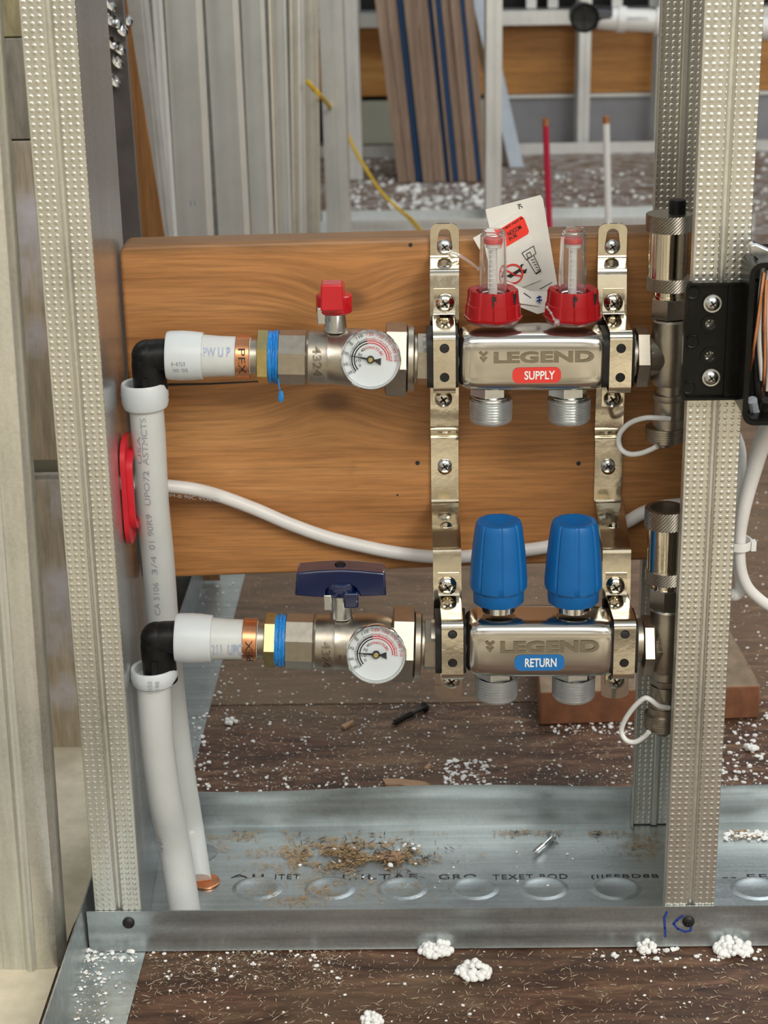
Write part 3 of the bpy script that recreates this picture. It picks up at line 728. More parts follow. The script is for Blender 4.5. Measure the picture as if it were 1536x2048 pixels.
# pale stud leaning behind
simple('pale_blue_metal', (.60, .70, .82), .3, .4, .05, 30)
a = W(946, 0, 3.86); b = W(1017, 320, 3.86); wd = 27 / pxm(b); s_ = (a.x - b.x) / (a.z - b.z); mb = MB()
x_b = b.x - s_ * b.z
mb.sheet([(-.012, .03), (0, 0), (wd, 0), (wd, .03)], .0012, (x_b, 3.88, .002), (x_b + s_ * .6, 3.88, .6), [1, 0, 0]); tag(mb.build('metal_stud', ['pale_blue_metal', 'galv'], at=(x_b, 3.84, 0)), 'pale bluish stud leaning to the left behind the slim stud', 'metal stud')
# risers and pvc pipe
for x, yt, w_, mt, lb in ((1091, 240, 13, 'red_pex', 'red pipe stub standing up in the next room with a copper tip'), (1212, 236, 14, 'white_plastic', 'white pipe stub standing up in the next room with a copper tip')):
    Y = 3.0; a = W(x, yt, Y); bb = W(1098 if x < 1200 else 1217, 440, Y); k = pxm(a); r = w_ / 2 / k; d = (bb - a); e = a + d * (a.z / -d.z) if d.z else bb
    t_ = thing('pipe_stub', (e.x, Y, 0), lb, 'pipe'); mb = MB(); mb.tube([e, a + (e - a).normalized() * .009], r, 16, 1); mb.build('pipe', mt, t_)
    mb = MB(); mb.tube([a + (e - a).normalized() * .010, a], r * .98, 16, 1); mb.tube([a, a - (e - a).normalized() * .003], r * 1.05, 16, 1); mb.build('copper_tip', 'copper', t_)
Y = 3.35; a = W(1170, 36, Y); k = pxm(a); t_ = thing('pipe_end', (a.x, Y, a.z), 'black pipe fitting with a white pipe going right at the top of the picture', 'pipe fitting')
mb = MB(); mb.lathe(fr(a + Vector((0, .06, 0)), (0, -1, 0)), [(0, .024), (.055, .0262), (.058, .0262), (.06, .0245), (.052, .021), (.050, 0)], 36); mb.tube([a + Vector((0, .03, 0)), a + Vector((.05, .03, -.003))], .02, 20, 1)
mb.box((0, 0, .052), (.040, .003, .004), fr(a + Vector((0, .06, 0)), (0, -1, 0))); mb.box((0, 0, .052), (.003, .040, .004), fr(a + Vector((0, .06, 0)), (0, -1, 0))); mb.build('black_fitting', 'abs_black', t_)
mb = MB(); c0 = W(1195, 36, Y + .03); c1 = W(1560, 58, Y + .03); dv = (c1 - c0).normalized(); LL = (c1 - c0).length
mb.lathe(fr(c0, dv), [(0, .0195), (.035, .0205), (.036, .0235), (.050, .0235), (.051, .020), (.104, .020), (.105, .0255), (.145, .0265), (.146, .021), (LL, .021)], 32); mb.build('white_pipe', 'pvc_white', t_)
a = W(1265, 37, Y + .008); put_text('20000G', a, .055, .006, 'print_grey', t_, 'printed_text')
mb = MB(); pts = [W(x, y, yy) for x, y, yy in ((613, 163, 2.26), (628, 180, 2.27), (645, 198, 2.31), (668, 225, 2.92), (684, 245, 2.98), (706, 295, 2.98), (732, 340, 2.98), (762, 385, 2.99), (798, 420, 3.0), (822, 442, 3.02), (850, 478, 3.04))]
mb.tube(pts, .0022, 10, 5); mb.tube([p + Vector((.004 if i > 8 else .0012, 0, .0015)) for i, p in enumerate(pts)], .0018, 10, 5); tag(mb.build('yellow_string', 'yellow_string', at=pts[0]), 'thin yellow string hanging in front of the steel bundle towards the plank', 'string')

# things on the floor behind the frame
wood('block_wood', [(.16, .06, .025), (.25, .10, .045), (.32, .15, .07)], grain=(4, 60, 3), rough=.7)
wood('block_top', [(.20, .15, .10), (.28, .20, .13), (.34, .25, .17)], grain=(5, 3, 30), rough=.7)
h_ = .030
f0, f1 = G(1078, 1436), G(1524, 1430)
top = [G(1080, 1385, h_), G(1522, 1371, h_), G(1440, 1225, h_), G(1068, 1232, h_)]
mb = MB(); bot = [Vector((v.x, v.y, 0.0008)) for v in top]
tv = [mb.bm.verts.new(v) for v in top]; bv = [mb.bm.verts.new(v) for v in bot]
mb.face(tv, 1, False); mb.face(list(reversed(bv)), 0, False)
for i in range(4): mb.face([tv[i], tv[(i + 1) % 4], bv[(i + 1) % 4], bv[i]], 0, False)
tag(mb.build('wood_block', ['block_wood', 'block_top'], at=bot[0], bevel=.0015), 'reddish offcut block lying on the floor behind the right stud', 'wood block')
mb = MB(); a = G(783, 1449, .003); b = G(851, 1413, .0045); d = (b - a).normalized(); L = (b - a).length
prof = [(0, .0002), (.004, .0016)]
for i in range(14): prof += [(.004 + i * .0015, .0023), (.0048 + i * .0015, .0016)]
prof += [(L - .004, .0019), (L - .001, .0045), (L, .0042), (L + .0002, 0)]
mb.lathe(fr(a, d), prof, 18); tag(mb.build('loose_screw', 'black_screw', at=a), 'black drywall screw lying on the dark floor behind the track', 'screw')
simple('splinter', (.36, .22, .13), 0, .8, .25, 200, aniso=(1, 6, 1))
for pts, lb in (([(765, 1562), (800, 1562), (850, 1568), (862, 1576), (845, 1584), (800, 1574), (772, 1574)], 'long wood splinter on the floor behind the floor track'),
                ([(682, 1455), (705, 1444), (708, 1447), (690, 1460)], 'small wood splinter left of the black screw'),
                ([(848, 1540), (858, 1530), (863, 1534), (855, 1543)], 'tiny wood chip above the long splinter')):
    mb = MB(); mb.prism([G(x, y, .0012) for x, y in pts], (0, 0, .0022)); tag(mb.build('wood_splinter', 'splinter', at=G(*pts[0])), lb, 'splinter')
mb = MB(); mb.prism([G(x, y, .0045) for x, y in ((748, 1714), (775, 1705), (806, 1708), (808, 1716), (788, 1724), (762, 1720))], (0, 0, .002)); tag(mb.build('wood_splinter', 'splinter'), 'wood chip on the sawdust heap in the floor track', 'splinter')
# upright piece of the next stud on the side track
xx = W(352, 1190, 1.47); mb = MB(); b = G(386, 1226); 
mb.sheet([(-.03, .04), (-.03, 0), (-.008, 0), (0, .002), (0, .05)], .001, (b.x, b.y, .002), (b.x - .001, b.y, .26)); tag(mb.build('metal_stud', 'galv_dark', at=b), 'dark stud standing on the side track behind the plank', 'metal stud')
# ------------------------------------------------------------------ MANIFOLDS
def loft_bar(mb, ax, x0, x1, half, Y, cr=.30, zc=0):
    # rounded square bar along ax; half in metres
    S = []
    L0, L1 = ax.t(x0), ax.t(x1); n = 28
    def ring(t, h, r):
        pts = [(h * (abs(math.cos(2 * PI * i / 56)) ** .40) * (1 if math.cos(2 * PI * i / 56) > 0 else -1), h * (abs(math.sin(2 * PI * i / 56)) ** .40) * (1 if math.sin(2 * PI * i / 56) > 0 else -1)) for i in range(56)]
        return [mb.bm.verts.new(ax.fm @ Vector((p[0], p[1], t))) for p in pts]
        for (sx, sy, a0) in ((1, 1, 0), (-1, 1, 90), (-1, -1, 180), (1, -1, 270)):
            for k in range(7):
                a = math.radians(a0 + 15 * k); pts.append((sx * (h - r) + r * math.cos(a), sy * (h - r) + r * math.sin(a)))
        return [mb.bm.verts.new(ax.fm @ Vector((p[0], p[1], t))) for p in pts]
    T = [(0, .60), (.0006, .70), (.0015, .80), (.003, .88), (.005, .93), (.008, .965), (.012, .985), (.018, .996), (.026, 1.0)]
    prof = [(L0 + a, b) for a, b in T] + [((L0 + L1) / 2, 1.003)] + [(L1 - a, b) for a, b in reversed(T)]
    prev = None
    for t, k in prof:
        rg = ring(t, half * k, half * k * cr)
        if prev:
            for i in range(len(rg)): mb.face([prev[i], prev[(i + 1) % len(rg)], rg[(i + 1) % len(rg)], rg[i]], sm=True)
        else: mb.face(list(reversed(rg)), sm=False)
        prev = rg
    mb.face(prev, sm=False)
def hexnut(mb, ax, x0, x1, hh, rot=0, ch=3):
    ax.lathe(mb, [(x0, hh * .88), (x0 + ch, hh), (x1 - ch, hh), (x1, hh * .88)], 6, rot, sm=False)
def logo(parent, x0, x1, y0, y1, Y, mat):
    # word plus the small arrow mark left of it
    p = W((x0 + 35 + x1) / 2, (y0 + y1) / 2, Y); k = pxm(p); a = W(x0, y0, Y); b = W(x0, y1, Y)
    put_text('LEGEND', p, (x1 - x0 - 30) / k, abs(a.z - b.z), mat, parent, 'engraved_logo', bold=.045, space=1.02)
    mb = MB(); cx = x0 + 12; cy = (y0 + y1) / 2; s = (y1 - y0) / 2
    def q(pts): poly_px(mb, [(cx + u * s, cy + v * s) for u, v in pts], Y, .0001)
    q([(-.85, -.75), (-.45, -1.0), (0, -.55), (.45, -1.0), (.85, -.75), (0, .08)]); q([(-.7, .12), (-.35, -.02), (0, .32), (.35, -.02), (.7, .12), (0, 1.0)])
    mb.build('engraved_mark', mat, parent)
def sticker(parent, x0, x1, y0, y1, Y, mat, txt, tx0, tx1, border=None):
    a = W((x0 + x1) / 2, (y0 + y1) / 2, Y); k = pxm(a); wd = (x1 - x0) / k; ht = W(x0, y0, Y).z - W(x0, y1, Y).z
    me = curve_mesh([rrect(0, 0, wd, ht, ht * .38)], .0003); mb = MB(); mb.mesh(me, front(a)); s = mb.build('sticker', mat, parent)
    p = W((tx0 + tx1) / 2, (y0 + y1) / 2, Y - .0004); put_text(txt, p, (tx1 - tx0) / k, ht * .56, 'print_white', s, 'printed_text', bold=.02)
def outlet(parent, xc, yh0, yh1, yn, yc0, yc1, Y, hw, k=1):
    mb = MB(); vlathe(mb, xc - 3, yh0, Y, [(yh0 - 8, hw * .9), (yh1, hw * .92)], 6, .25, sm=False)
    o = mb.build('hex_outlet', 'zinc', parent)
    mb = MB(); pr = [(yh1 - 2, hw * .68), (yn, hw * .68)]; y = yn
    while y < yc1 - 8:
        pr += [(y, hw * .90), (y + 2.6, hw * .90), (y + 3.0, hw * .82), (y + 5.2, hw * .82)]; y += 5.4
    vlathe(mb, xc, yn, Y, pr, 40); mb.build('thread', 'zinc', o)
    mb = MB(); vlathe(mb, xc, yn, Y, [(yc0, hw * .97), (yc0 + 1, hw), (yc1 - 6, hw), (yc1 - 2, hw * .98), (yc1, hw * .93), (yc1 - .5, hw * .92), (yc1 - 3, hw * .95), (yc0 + 1, hw * .96)], 48, closed=True)
    vlathe(mb, xc, yn, Y, [(yc1 - 3, hw * .92), (yc1 - 1, hw * .92)], 40)
    mb.build('protective_cap', 'clear_cap', o)
    return o

def manifold(which):
    S = which == 'supply'
    Y = YS if S else YR
    if S: ax = AX(905, 713, 1215, 712, Y); xs, xe = 914, 1213
    else: ax = AX(925, 1281, 1235, 1280.5, Y); xs, xe = 929, 1229
    half = 60.5 / ax.k if S else 60.5 / ax.k
    t_ = thing(which + '_manifold', ax.at((xs + xe) / 2), 'steel heating manifold with a red SUPPLY sticker and two clear flow meters' if S else 'steel heating manifold with a blue RETURN sticker and two blue knobs', 'manifold')
    mb = MB(); loft_bar(mb, ax, xs, xe, half, Y); mb.build('bar', 'stainless', t_)
    mb = MB(); a0, a1 = (846, 1276) if S else (862, 1282); ax.lathe(mb, [(a0, 44), (xs + 6, 44), (xe - 6, 44), (a1, 44)], 40); mb.build('neck', 'nickel_satin', t_)
    Yf = Y - half - .0004
    if S:
        logo(t_, 955, 1186, 703, 726, Yf, 'etched_logo'); sticker(t_, 1025, 1122, 735, 766, Yf, 'label_red', 'SUPPLY', 1049, 1110)
        for xc in (978, 1134): outlet(t_, xc + 4, 779, 799, 801, 809, 853, Y, 43)
    else:
        logo(t_, 968, 1196, 1282, 1306, Yf, 'etched_logo'); sticker(t_, 1029, 1129, 1310, 1341, Yf, 'label_blue', 'RETURN', 1050, 1113)
        for xc in (992, 1146): outlet(t_, xc + 1, 1352, 1366, 1368, 1367, 1410, Y, 43)
    if S:
        for i, (xc, ty) in enumerate(((986, 465), (1145, 461))):
            b = W(xc, 640, Y); k = pxm(b)
            mb = MB(); fac = lambda a, h: (.0009 if (int(a / (PI / 6)) % 2) else 0)
            vlathe(mb, xc, 640, Y, [(651, 46), (649, 54), (645, 56), (643, 53), (619, 51.5), (617, 49.5), (592, 47), (588, 46), (589, 32), (600, 30)], 96, knurl=fac); base = mb.build('red_collar', 'red_plastic', t_)
            mb = MB()
            for a in (-1.6, .2, 1.2, 2.6, 3.8): 
                r = 52 / k; p = Vector((b.x + r * math.sin(a), Y - r * math.cos(a), W(xc, 605, Y - r).z))
                if a == .2: p.x = b.x
                mb.box((0, 0, 0), (.0022, .0016, .0065), Matrix.Translation((b.x + r * .93 * math.sin(a - .2), Y - r * .93 * math.cos(a - .2), p.z)) @ Matrix.Rotation(a - .2, 4, 'Z'))
            mb.build('slot', 'print_black', base)
            mb = MB(); vlathe(mb, xc, 640, Y, [(655, 50), (649, 56)], 40); mb.build('sealing_ring', 'clear_cap', base)
            mb = MB(); vlathe(mb, xc, 560, Y, [(594, 28.5), (520, 27.5), (482, 26.5), (476, 25.5), (474, 23.5), (ty + 2, 23.5), (ty, 22), (ty + 1, 18), (ty + 6, 17), (ty + 8, 20), (480, 21.5), (520, 23.5), (594, 24.5)], 14, rot=.2, sm=False, closed=True); tb = mb.build('sight_glass', 'clear_tube', t_)
            mb = MB(); vlathe(mb, xc, 560, Y, [(598, 9), (500, 8), (497, 15), (488, 15), (486, 6)], 24); mb.build('float_guide', 'pvc_white', tb)
            mb = MB(); vlathe(mb, xc, 560, Y, [(490, 18), (484, 19), (480, 18)], 30); mb.build('red_float', 'red_indicator', tb)
            mb = MB(); r = 20 / k; yy = Y - r
            for q in range(9):
                z = W(xc, 500 + q * 9.5, yy).z; wq = .0042 if q % 2 == 0 else .0024
                mb.box((b.x - .001 + wq / 2 - .002, yy + .0012, z), (wq, .0003, .0005))
            mb.box((b.x - .003, yy + .0012, W(xc, 538, yy).z), (.0005, .0003, .024)); mb.build('scale_marks', 'print_white', tb)
    else:
        for i, (xc, y0) in enumerate(((997, 1049), (1147, 1048))):
            b = W(xc, 1150, Y); k = pxm(b)
            mb = MB(); vlathe(mb, xc, 1225, Y, [(1232, 34), (1214, 34)], 40); mb.build('stem_nut', 'chrome', t_)
            def rib(a, h): return -.0007 if (a * 8 / (2 * PI) % 1) < .10 else 0
            mb = MB(); vlathe(mb, xc, 1150, Y, [(1221, 50.5), (1219, 52), (1194, 52.5)], 12, rot=.25, sm=False); 
            vlathe(mb, xc, 1150, Y, [(1196, 54), (1193, 57.5), (1180, 57.8), (1170, 57), (1140, 55), (1105, 51.5), (1075, 47.5), (1064, 45.5), (1058, 43), (1055, 38), (1053, 30), (1052, 0)], 96, knurl=rib)
            mb.build('blue_knob', 'blue_plastic', t_)
    return t_, ax
sup, axS = manifold('supply'); ret, axR = manifold('return')

# ------------------------------------------------------------------ BRACKETS
def bracket(lab, xs_, twist=0):
    # xs_: list (pixel y, pixel x centre) of the strap
    def xw(y):
        for (a, xa), (b, xb) in zip(xs_, xs_[1:]):
            if a <= y <= b: return xa + (xb - xa) * (y - a) / (b - a)
        return xs_[-1][1] if y > xs_[-1][0] else xs_[0][1]
    hw = .0088
    YW = YP - .0018; YsB = YS + 60.5 / axS.k + .0035; YrB = YR + 60.5 / axR.k + .0035
    pts = [(448, YW), (512, YW), (516, YW - .0015), (545, YsB + .002), (558, YsB), (800, YsB), (856, YsB), (862, YsB + .003), (874, YW - .001), (880, YW), (1000, YW), (1009, YW - .001), (1095, YrB + .002), (1104, YrB), (1112, YrB - .0005), (1150, YrB), (1390, YrB)]
    base = W(xw(900), 900, YW); t_ = thing('mounting_bracket', base, lab, 'bracket')
    P3 = [W(xw(y), y, Y) for y, Y in pts]
    mb = MB(); mb.sm = False
    # top and middle flats with keyhole slots, the bends as bent sheet
    def flat(y0, y1, Y, slots, round_top=False, round_bot=False):
        c = W(xw((y0 + y1) / 2), (y0 + y1) / 2, Y); zt_ = W(xw(y0), y0, Y).z; zb = W(xw(y1), y1, Y).z; H = zt_ - zb; cz = (zt_ + zb) / 2
        c = Vector((c.x, Y, cz)); r = .0045
        outer = []
        outer += [(hw - r + r * math.cos(a), H / 2 - r + r * math.sin(a)) for a in [PI / 2 * k / 5 for k in range(6)]] if round_top else [(hw, H / 2)]
        outer += [(-hw + r + r * math.cos(a), H / 2 - r + r * math.sin(a)) for a in [PI / 2 + PI / 2 * k / 5 for k in range(6)]] if round_top else [(-hw, H / 2)]
        if round_bot: outer += [(hw * math.cos(a), -H / 2 + hw * .45 + hw * .45 * math.sin(a)) for a in [PI + PI * k / 14 for k in range(15)]]
        else: outer += [(-hw, -H / 2), (hw, -H / 2)]
        loops = [outer]
        for (sy, rr, ln) in slots:
            z = W(xw(sy), sy, Y).z - cz
            loops.append([(rr * math.cos(a), z + rr * math.sin(a)) for a in [PI + PI * k / 12 for k in range(13)]] + [(rr * .8 * math.cos(a), z + ln + rr * .8 * math.sin(a)) for a in [PI * k / 12 for k in range(13)]])
        mb.mesh(curve_mesh(loops, .0018), front(c))
    flat(447, 513, YW, [(493, .0048, .0075)], round_top=True)
    flat(879, 1001, YW, [(935, .0046, -.0001)])
    def bend(seq):
        A = [W(xw(y), y, Y) for y, Y in seq]
        for s in (-1, 1): pass
        n = len(A); vl = []
        for p in A: vl.append([mb.bm.verts.new(p + Vector((sx * hw, 0, 0))) for sx in (-1, 1)])
        # thickness
        vb = []
        for i, p in enumerate(A):
            a = A[max(0, i - 1)]; b = A[min(n - 1, i + 1)]; d = (b - a).normalized(); nn = Vector((0, -d.z, d.y)).normalized()
            if nn.y < 0: nn = -nn
            vb.append([mb.bm.verts.new(p + nn * .0018 + Vector((sx * hw, 0, 0))) for sx in (-1, 1)])
        for i in range(n - 1):
            mb.face([vl[i][0], vl[i][1], vl[i + 1][1], vl[i + 1][0]], sm=True); mb.face([vb[i][1], vb[i][0], vb[i + 1][0], vb[i + 1][1]], sm=True)
            for q in (0, 1): mb.face([vl[i][q], vl[i + 1][q], vb[i + 1][q], vb[i][q]], sm=False)
        mb.face([vl[0][0], vb[0][0], vb[0][1], vl[0][1]]); mb.face([vl[-1][0], vl[-1][1], vb[-1][1], vb[-1][0]])
    e_ = .0009
    bend([(511, YW - e_), (514, YW - e_ - .0004), (517, YW - e_ - .0018), (530, (YW + YsB) / 2 - .001), (541, YsB + .0022), (546, YsB + .0006), (552, YsB), (700, YsB), (853, YsB), (858, YsB + .0006), (863, YsB + .003), (871, YW - .0026), (876, YW - e_ - .0004), (881, YW - e_)])
    bend([(999, YW - e_), (1003, YW - e_ - .0004), (1007, YW - e_ - .0020), (1094, YrB + .0030), (1100, YrB + .0008), (1108, YrB), (1250, YrB), (1372, YrB)])
    flat(1366, 1396, YrB + .0009, [], round_bot=True)
    mb.build('strap', 'nickel_bright', t_)
    # plank screws
    for y in (493, 931):
        p = W(xw(y), y, YW - .0012); pan_screw(t_, 'screw', front(p), .0046, 'zinc')['label'] = 'pale zinc screw through the strap'
    p = W(xw(1052), 1053, (YW + YrB) / 2 - .001); mb = MB(); dv = Vector((0, -1, -.35)); mb.lathe(fr(p, dv), [(0, .0040), (.001, .0036), (.002, .002), (.0024, 0)], 24); mb.build('rivet', 'nickel_bright', t_)
    for (Y, Yb, ax, yt0, yt1, yb0, yb1, xb, xt) in ((YS, YsB, axS, 578, 637, 779, 812, clampS[lab][0], clampS[lab][1]), (YR, YrB, axR, 1147, 1200, 1346, 1372, clampS[lab][2], clampS[lab][3])):
        half = 60.5 / ax.k; hc = .0066; Yf = Y - half * .93; rb = .005; k = pxm(W(xb, yb0, Y))
        X = W(xb, (yt1 + yb0) / 2, Yf).x; zT = ax.at(xb).z + half + .0012; zB = ax.at(xb).z - half - .0012; Xt = W(xt, yt0, Yb - .002).x
        cl = MB(); cl.sm = True
        # cage band: upper tab, over the bar, down the front, below the bar, lower tab
        zt0 = W(xt, yt0, Yb - .002).z; zb1 = W(xb, yb1, Yb - .002).z
        seq = [(X * .3 + Xt * .7, Yb - .0012, zt0), (X * .3 + Xt * .7, Yb - .0012, zT + .004), (X * .5 + Xt * .5, Yb - .0022, zT + .0016), (X * .8 + Xt * .2, Yb - .006, zT + .0006), (X, Yf + rb, zT)]
        seq += [(X, Yf + rb - rb * math.sin(a), zT - rb + rb * math.cos(a)) for a in [PI / 2 * q / 5 for q in range(1, 6)]]
        seq2 = [(X, Yf, zB + rb)] + [(X, Yf + rb - rb * math.cos(a), zB + rb - rb * math.sin(a)) for a in [PI / 2 * q / 5 for q in range(1, 6)]]
        seq2 += [(X, Yb - .006, zB - .0004), (X, Yb - .0022, zB - .0012), (X, Yb - .0012, zB - .004), (X, Yb - .0012, zb1)]
        for sq in (seq, seq2):
            A = [Vector(s) for s in sq]; n = len(A); T1 = []; T2 = []
            for i, p in enumerate(A):
                a = A[max(0, i - 1)]; b = A[min(n - 1, i + 1)]; d = (b - a); nn = Vector((0, -d.z, d.y)).normalized()
                if nn.y < 0 and abs(nn.y) > .3: nn = -nn
                c0 = Vector((0, Y + .004, ax.at(xb).z)); 
                if (c0 - Vector((0, p.y, p.z))).dot(nn) < 0 and i > 3: nn = -nn
                T1.append([cl.bm.verts.new(p + Vector((s * hc, 0, 0))) for s in (-1, 1)]); T2.append([cl.bm.verts.new(p + nn * .0012 + Vector((s * hc, 0, 0))) for s in (-1, 1)])
            for i in range(n - 1):
                cl.face([T1[i][0], T1[i][1], T1[i + 1][1], T1[i + 1][0]], sm=True); cl.face([T2[i][1], T2[i][0], T2[i + 1][0], T2[i + 1][1]], sm=True)
                for q in (0, 1): cl.face([T1[i][q], T1[i + 1][q], T2[i + 1][q], T2[i][q]], sm=False)
            cl.face([T1[0][0], T2[0][0], T2[0][1], T1[0][1]], sm=False); cl.face([T1[-1][0], T1[-1][1], T2[-1][1], T2[-1][0]], sm=False)
        H = (zT - rb) - (zB + rb); cz = (zT + zB) / 2
        holes = []
        for yy in ((697, 755) if ax is axS else (1269, 1326)): holes.append(circ(0, W(xb, yy, Yf).z - cz, .0029))
        cl.mesh(curve_mesh([[(-hc, -H / 2), (hc, -H / 2), (hc, H / 2), (-hc, H / 2)]] + holes, .0012), front(Vector((X, Yf + .0006, cz))))
        cb = cl.build('clamp_band', 'nickel_bright', t_)
        rbm = MB(); rr = half * .90
        loop = rrect(0, 0, rr * 2, rr * 2, rr * .4, 6)
        f2 = Matrix(((0, 0, 1), (1, 0, 0), (0, 1, 0))).to_4x4(); f2.translation = Vector((X - .001, Y, ax.at(xb).z))
        rbm.mesh(curve_mesh([loop, circ(0, 0, .0130)], .0188), f2)
        rbm.build('rubber_insert', 'black_rubber', cb, bevel=.0008)
        Xs = W(xt, 606 if ax is axS else 1172, Yb - .004).x
        p = W(xt, 606 if ax is axS else 1172, Yb - .0022); pan_screw(cb, 'clamp_screw', front(p), .0058, 'nickel_bright')
        p = Vector((X, Yb - .0024, W(xb, 795 if ax is axS else 1357, Yb).z)); pan_screw(cb, 'clamp_screw', front(p), .0056, 'nickel_bright')
    return t_
clampS = {'left steel mounting bracket screwed to the plank between the gauges and the manifolds': (889, 890, 905, 895),
          'right steel mounting bracket screwed to the plank beside the vent fittings': (1242, 1227, 1250, 1231)}
kL, kR = list(clampS)
bracket(kL, [(440, 889), (860, 889), (1000, 890), (1100, 894), (1400, 897)])
bracket(kR, [(440, 1225), (700, 1224), (860, 1218), (930, 1216), (1000, 1218), (1100, 1234), (1400, 1229)])

# ------------------------------------------------------------------ BALL VALVES WITH GAUGES
def valve(S):
    Y = YS if S else YR
    ax = AX(480, 713, 862, 719, Y) if S else AX(490, 1279, 875, 1290, Y)
    ox = 0 if S else 14          # return valve sits a little to the right
    X = lambda x: x + ox
    t_ = thing('ball_valve', ax.at(X(650)), 'upper nickel ball valve with red handle and round dial gauge' if S else 'lower nickel ball valve with dark blue handle and round dial gauge', 'valve')
    mb = MB()
    ax.lathe(mb, [(X(557), 50), (X(559), 55), (X(612), 55), (X(614), 53)], 8, PI / 8, sm=False)
    ax.lathe(mb, [(X(612), 53), (X(615), 58), (X(618), 55), (X(622), 55.5), (X(650), 56), (X(656), 57.5), (X(660), 56), (X(680), 57), (X(700), 60), (X(730), 60), (X(760), 57), (X(775), 52)], 48)
    mb.build('body', 'nickel_satin', t_)
    txt = '4324'
    p = W(X(636) if S else 654, 709 if S else 1290, Y)
    r = 57.2 / ax.k; put_text(txt, p + Vector((0, -r, 0)), 62 / ax.k, 17 / ax.k, 'etched', t_, 'cast_number', rot=-PI / 2, bold=.01, wrap=(ax.a, ax.d, r))
    if not S: put_text('1"', W(690, 1295, Y) + Vector((0, -r, 0)), .006, .006, 'etched', t_, 'cast_number', wrap=(ax.a, ax.d, 57.5 / ax.k), bold=.01)
    # stem
    cx, y0, y1 = (671, 618, 662) if S else (684, 1190, 1237)
    mb = MB(); vlathe(mb, cx, y1, Y, [(y1 + 6, 24), (y1 - 4, 23), (y0 + 12, 21), (y0 - 8, 21)], 32)
    b = W(cx - 28, y0 + 12, Y - .006); mb.box((b.x, b.y, b.z), (.005, .006, .010))
    mb.build('stem', 'zinc', t_, bevel=.0006)
    h = MB()
    if S:
        k = pxm(W(668, 600, Y)); cxw = W(668, 600, Y).x
        zA = W(668, 634, Y - .012).z; zB_ = W(668, 597, Y - .012).z; zC = W(668, 569, Y - .03).z; zD = W(668, 622, Y - .03).z
        h.lathe(fr((cxw, Y, zA), (0, 0, 1)), [(0, 36 / k), (.001, 37 / k), (zB_ - zA - .001, 36 / k), (zB_ - zA, 34 / k)], 40)
        zR = W(668, 562, Y + .012).z
        # arms of the butterfly handle point at and away from the viewer
        w2 = 23 / k
        h.prism([(cxw - w2, Y - .031, zD), (cxw + w2, Y - .031, zD), (cxw + w2 * .9, Y - .031, zC), (cxw - w2 * .9, Y - .031, zC)], (0, .014, 0))
        h.prism([(cxw - w2, Y - .018, zA + .003), (cxw + w2, Y - .018, zA + .003), (cxw + w2 * .9, Y - .018, zR), (cxw - w2 * .9, Y - .018, zR)], (0, .030, 0))
        h.build('red_handle', 'red_handle', t_, bevel=.0016, bseg=3)
        b = W(671, 588, Y)
    else:
        Yh = Y - .009
        h.prism([W(x, y, Yh) for x, y in ((589, 1192), (593, 1146), (640, 1142), (680, 1140), (720, 1142), (770, 1147), (773, 1192), (720, 1194), (712, 1178), (700, 1170), (672, 1170), (652, 1178), (648, 1196))], (0, .017, 0))
        k = pxm(W(684, 1190, Y)); cxw = W(682, 1190, Y).x
        h.lathe(fr((cxw, Y, W(684, 1199, Y - .011).z), (0, 0, 1)), [(0, 33 / k), (.0012, 35 / k), (.0085, 35 / k), (.0095, 33 / k)], 40)
        h.box((cxw + .0065, Y - .008, W(684, 1202, Y - .012).z), (.009, .009, .010))
        hb = h.build('blue_handle', 'blue_handle', t_, bevel=.0016, bseg=3)
        m2 = MB(); zt_ = W(684, 1141, Yh).z; m2.lathe(fr((cxw, Y, zt_ - .001), (0, 0, 1)), [(0, .0035), (.0022, .0033), (.003, .001)], 6, sm=False); m2.build('handle_nut', 'black_screw', hb)
    # union towards the manifold
    mb = MB(); hexnut(mb, ax, X(770), X(815), 76, PI / 6 if S else PI / 6); ax.lathe(mb, [(X(814), 60), (X(816), 67), (X(826), 67), (X(829), 62)], 48)
    un = mb.build('union_nut', 'nickel_satin', t_)
    mb = MB(); ax.lathe(mb, [(X(826), 48), (X(834), 48)], 40); hexnut(mb, ax, X(833), X(868), 53, 0, 2); mb.build('union_tail', 'nickel_satin', t_)
    # gauge
    gx, gy, gr = (741, 720, 61.5) if S else (752, 1311, 61.5)
    Yg = Y - .036; c = W(gx, gy, Yg); k = pxm(c); R = gr / k
    g = front(c); tilt = Matrix.Rotation(math.radians(-9), 4, 'X'); g = g @ tilt
    mb = MB(); mb.lathe(g, [(-.010, R * .80), (-.009, R * .97), (-.001, R), (.0002, R * .985), (.0006, R * .955), (0, R * .93), (-.0035, R * .905), (-.0036, 0.0)], 72); mb.lathe(g, [(-.03, .006), (-.009, .0065)], 24)
    ga = mb.build('gauge', 'chrome', t_)
    mb = MB(); mb.lathe(g, [(-.0034, R * .90), (-.0030, R * .90), (-.0029, 0)], 64, sm=False); dl = mb.build('dial', 'dial', ga)
    def arc(r, a0, a1, wd, mat, nm, z=-.0027):
        m3 = MB(); n = 40; vs = []
        for i in range(n + 1):
            a = math.radians(a0 + (a1 - a0) * i / n); vs.append([m3.bm.verts.new(g @ Vector((q * math.cos(a), q * math.sin(a), z))) for q in (r - wd / 2, r + wd / 2)])
        for i in range(n): m3.face([vs[i][0], vs[i][1], vs[i + 1][1], vs[i + 1][0]], sm=False)
        return m3
    off = Vector((-.09 * R, .03 * R, 0)) * 0
    s = arc(R * .57, 100, 218, R * .12, None, '')
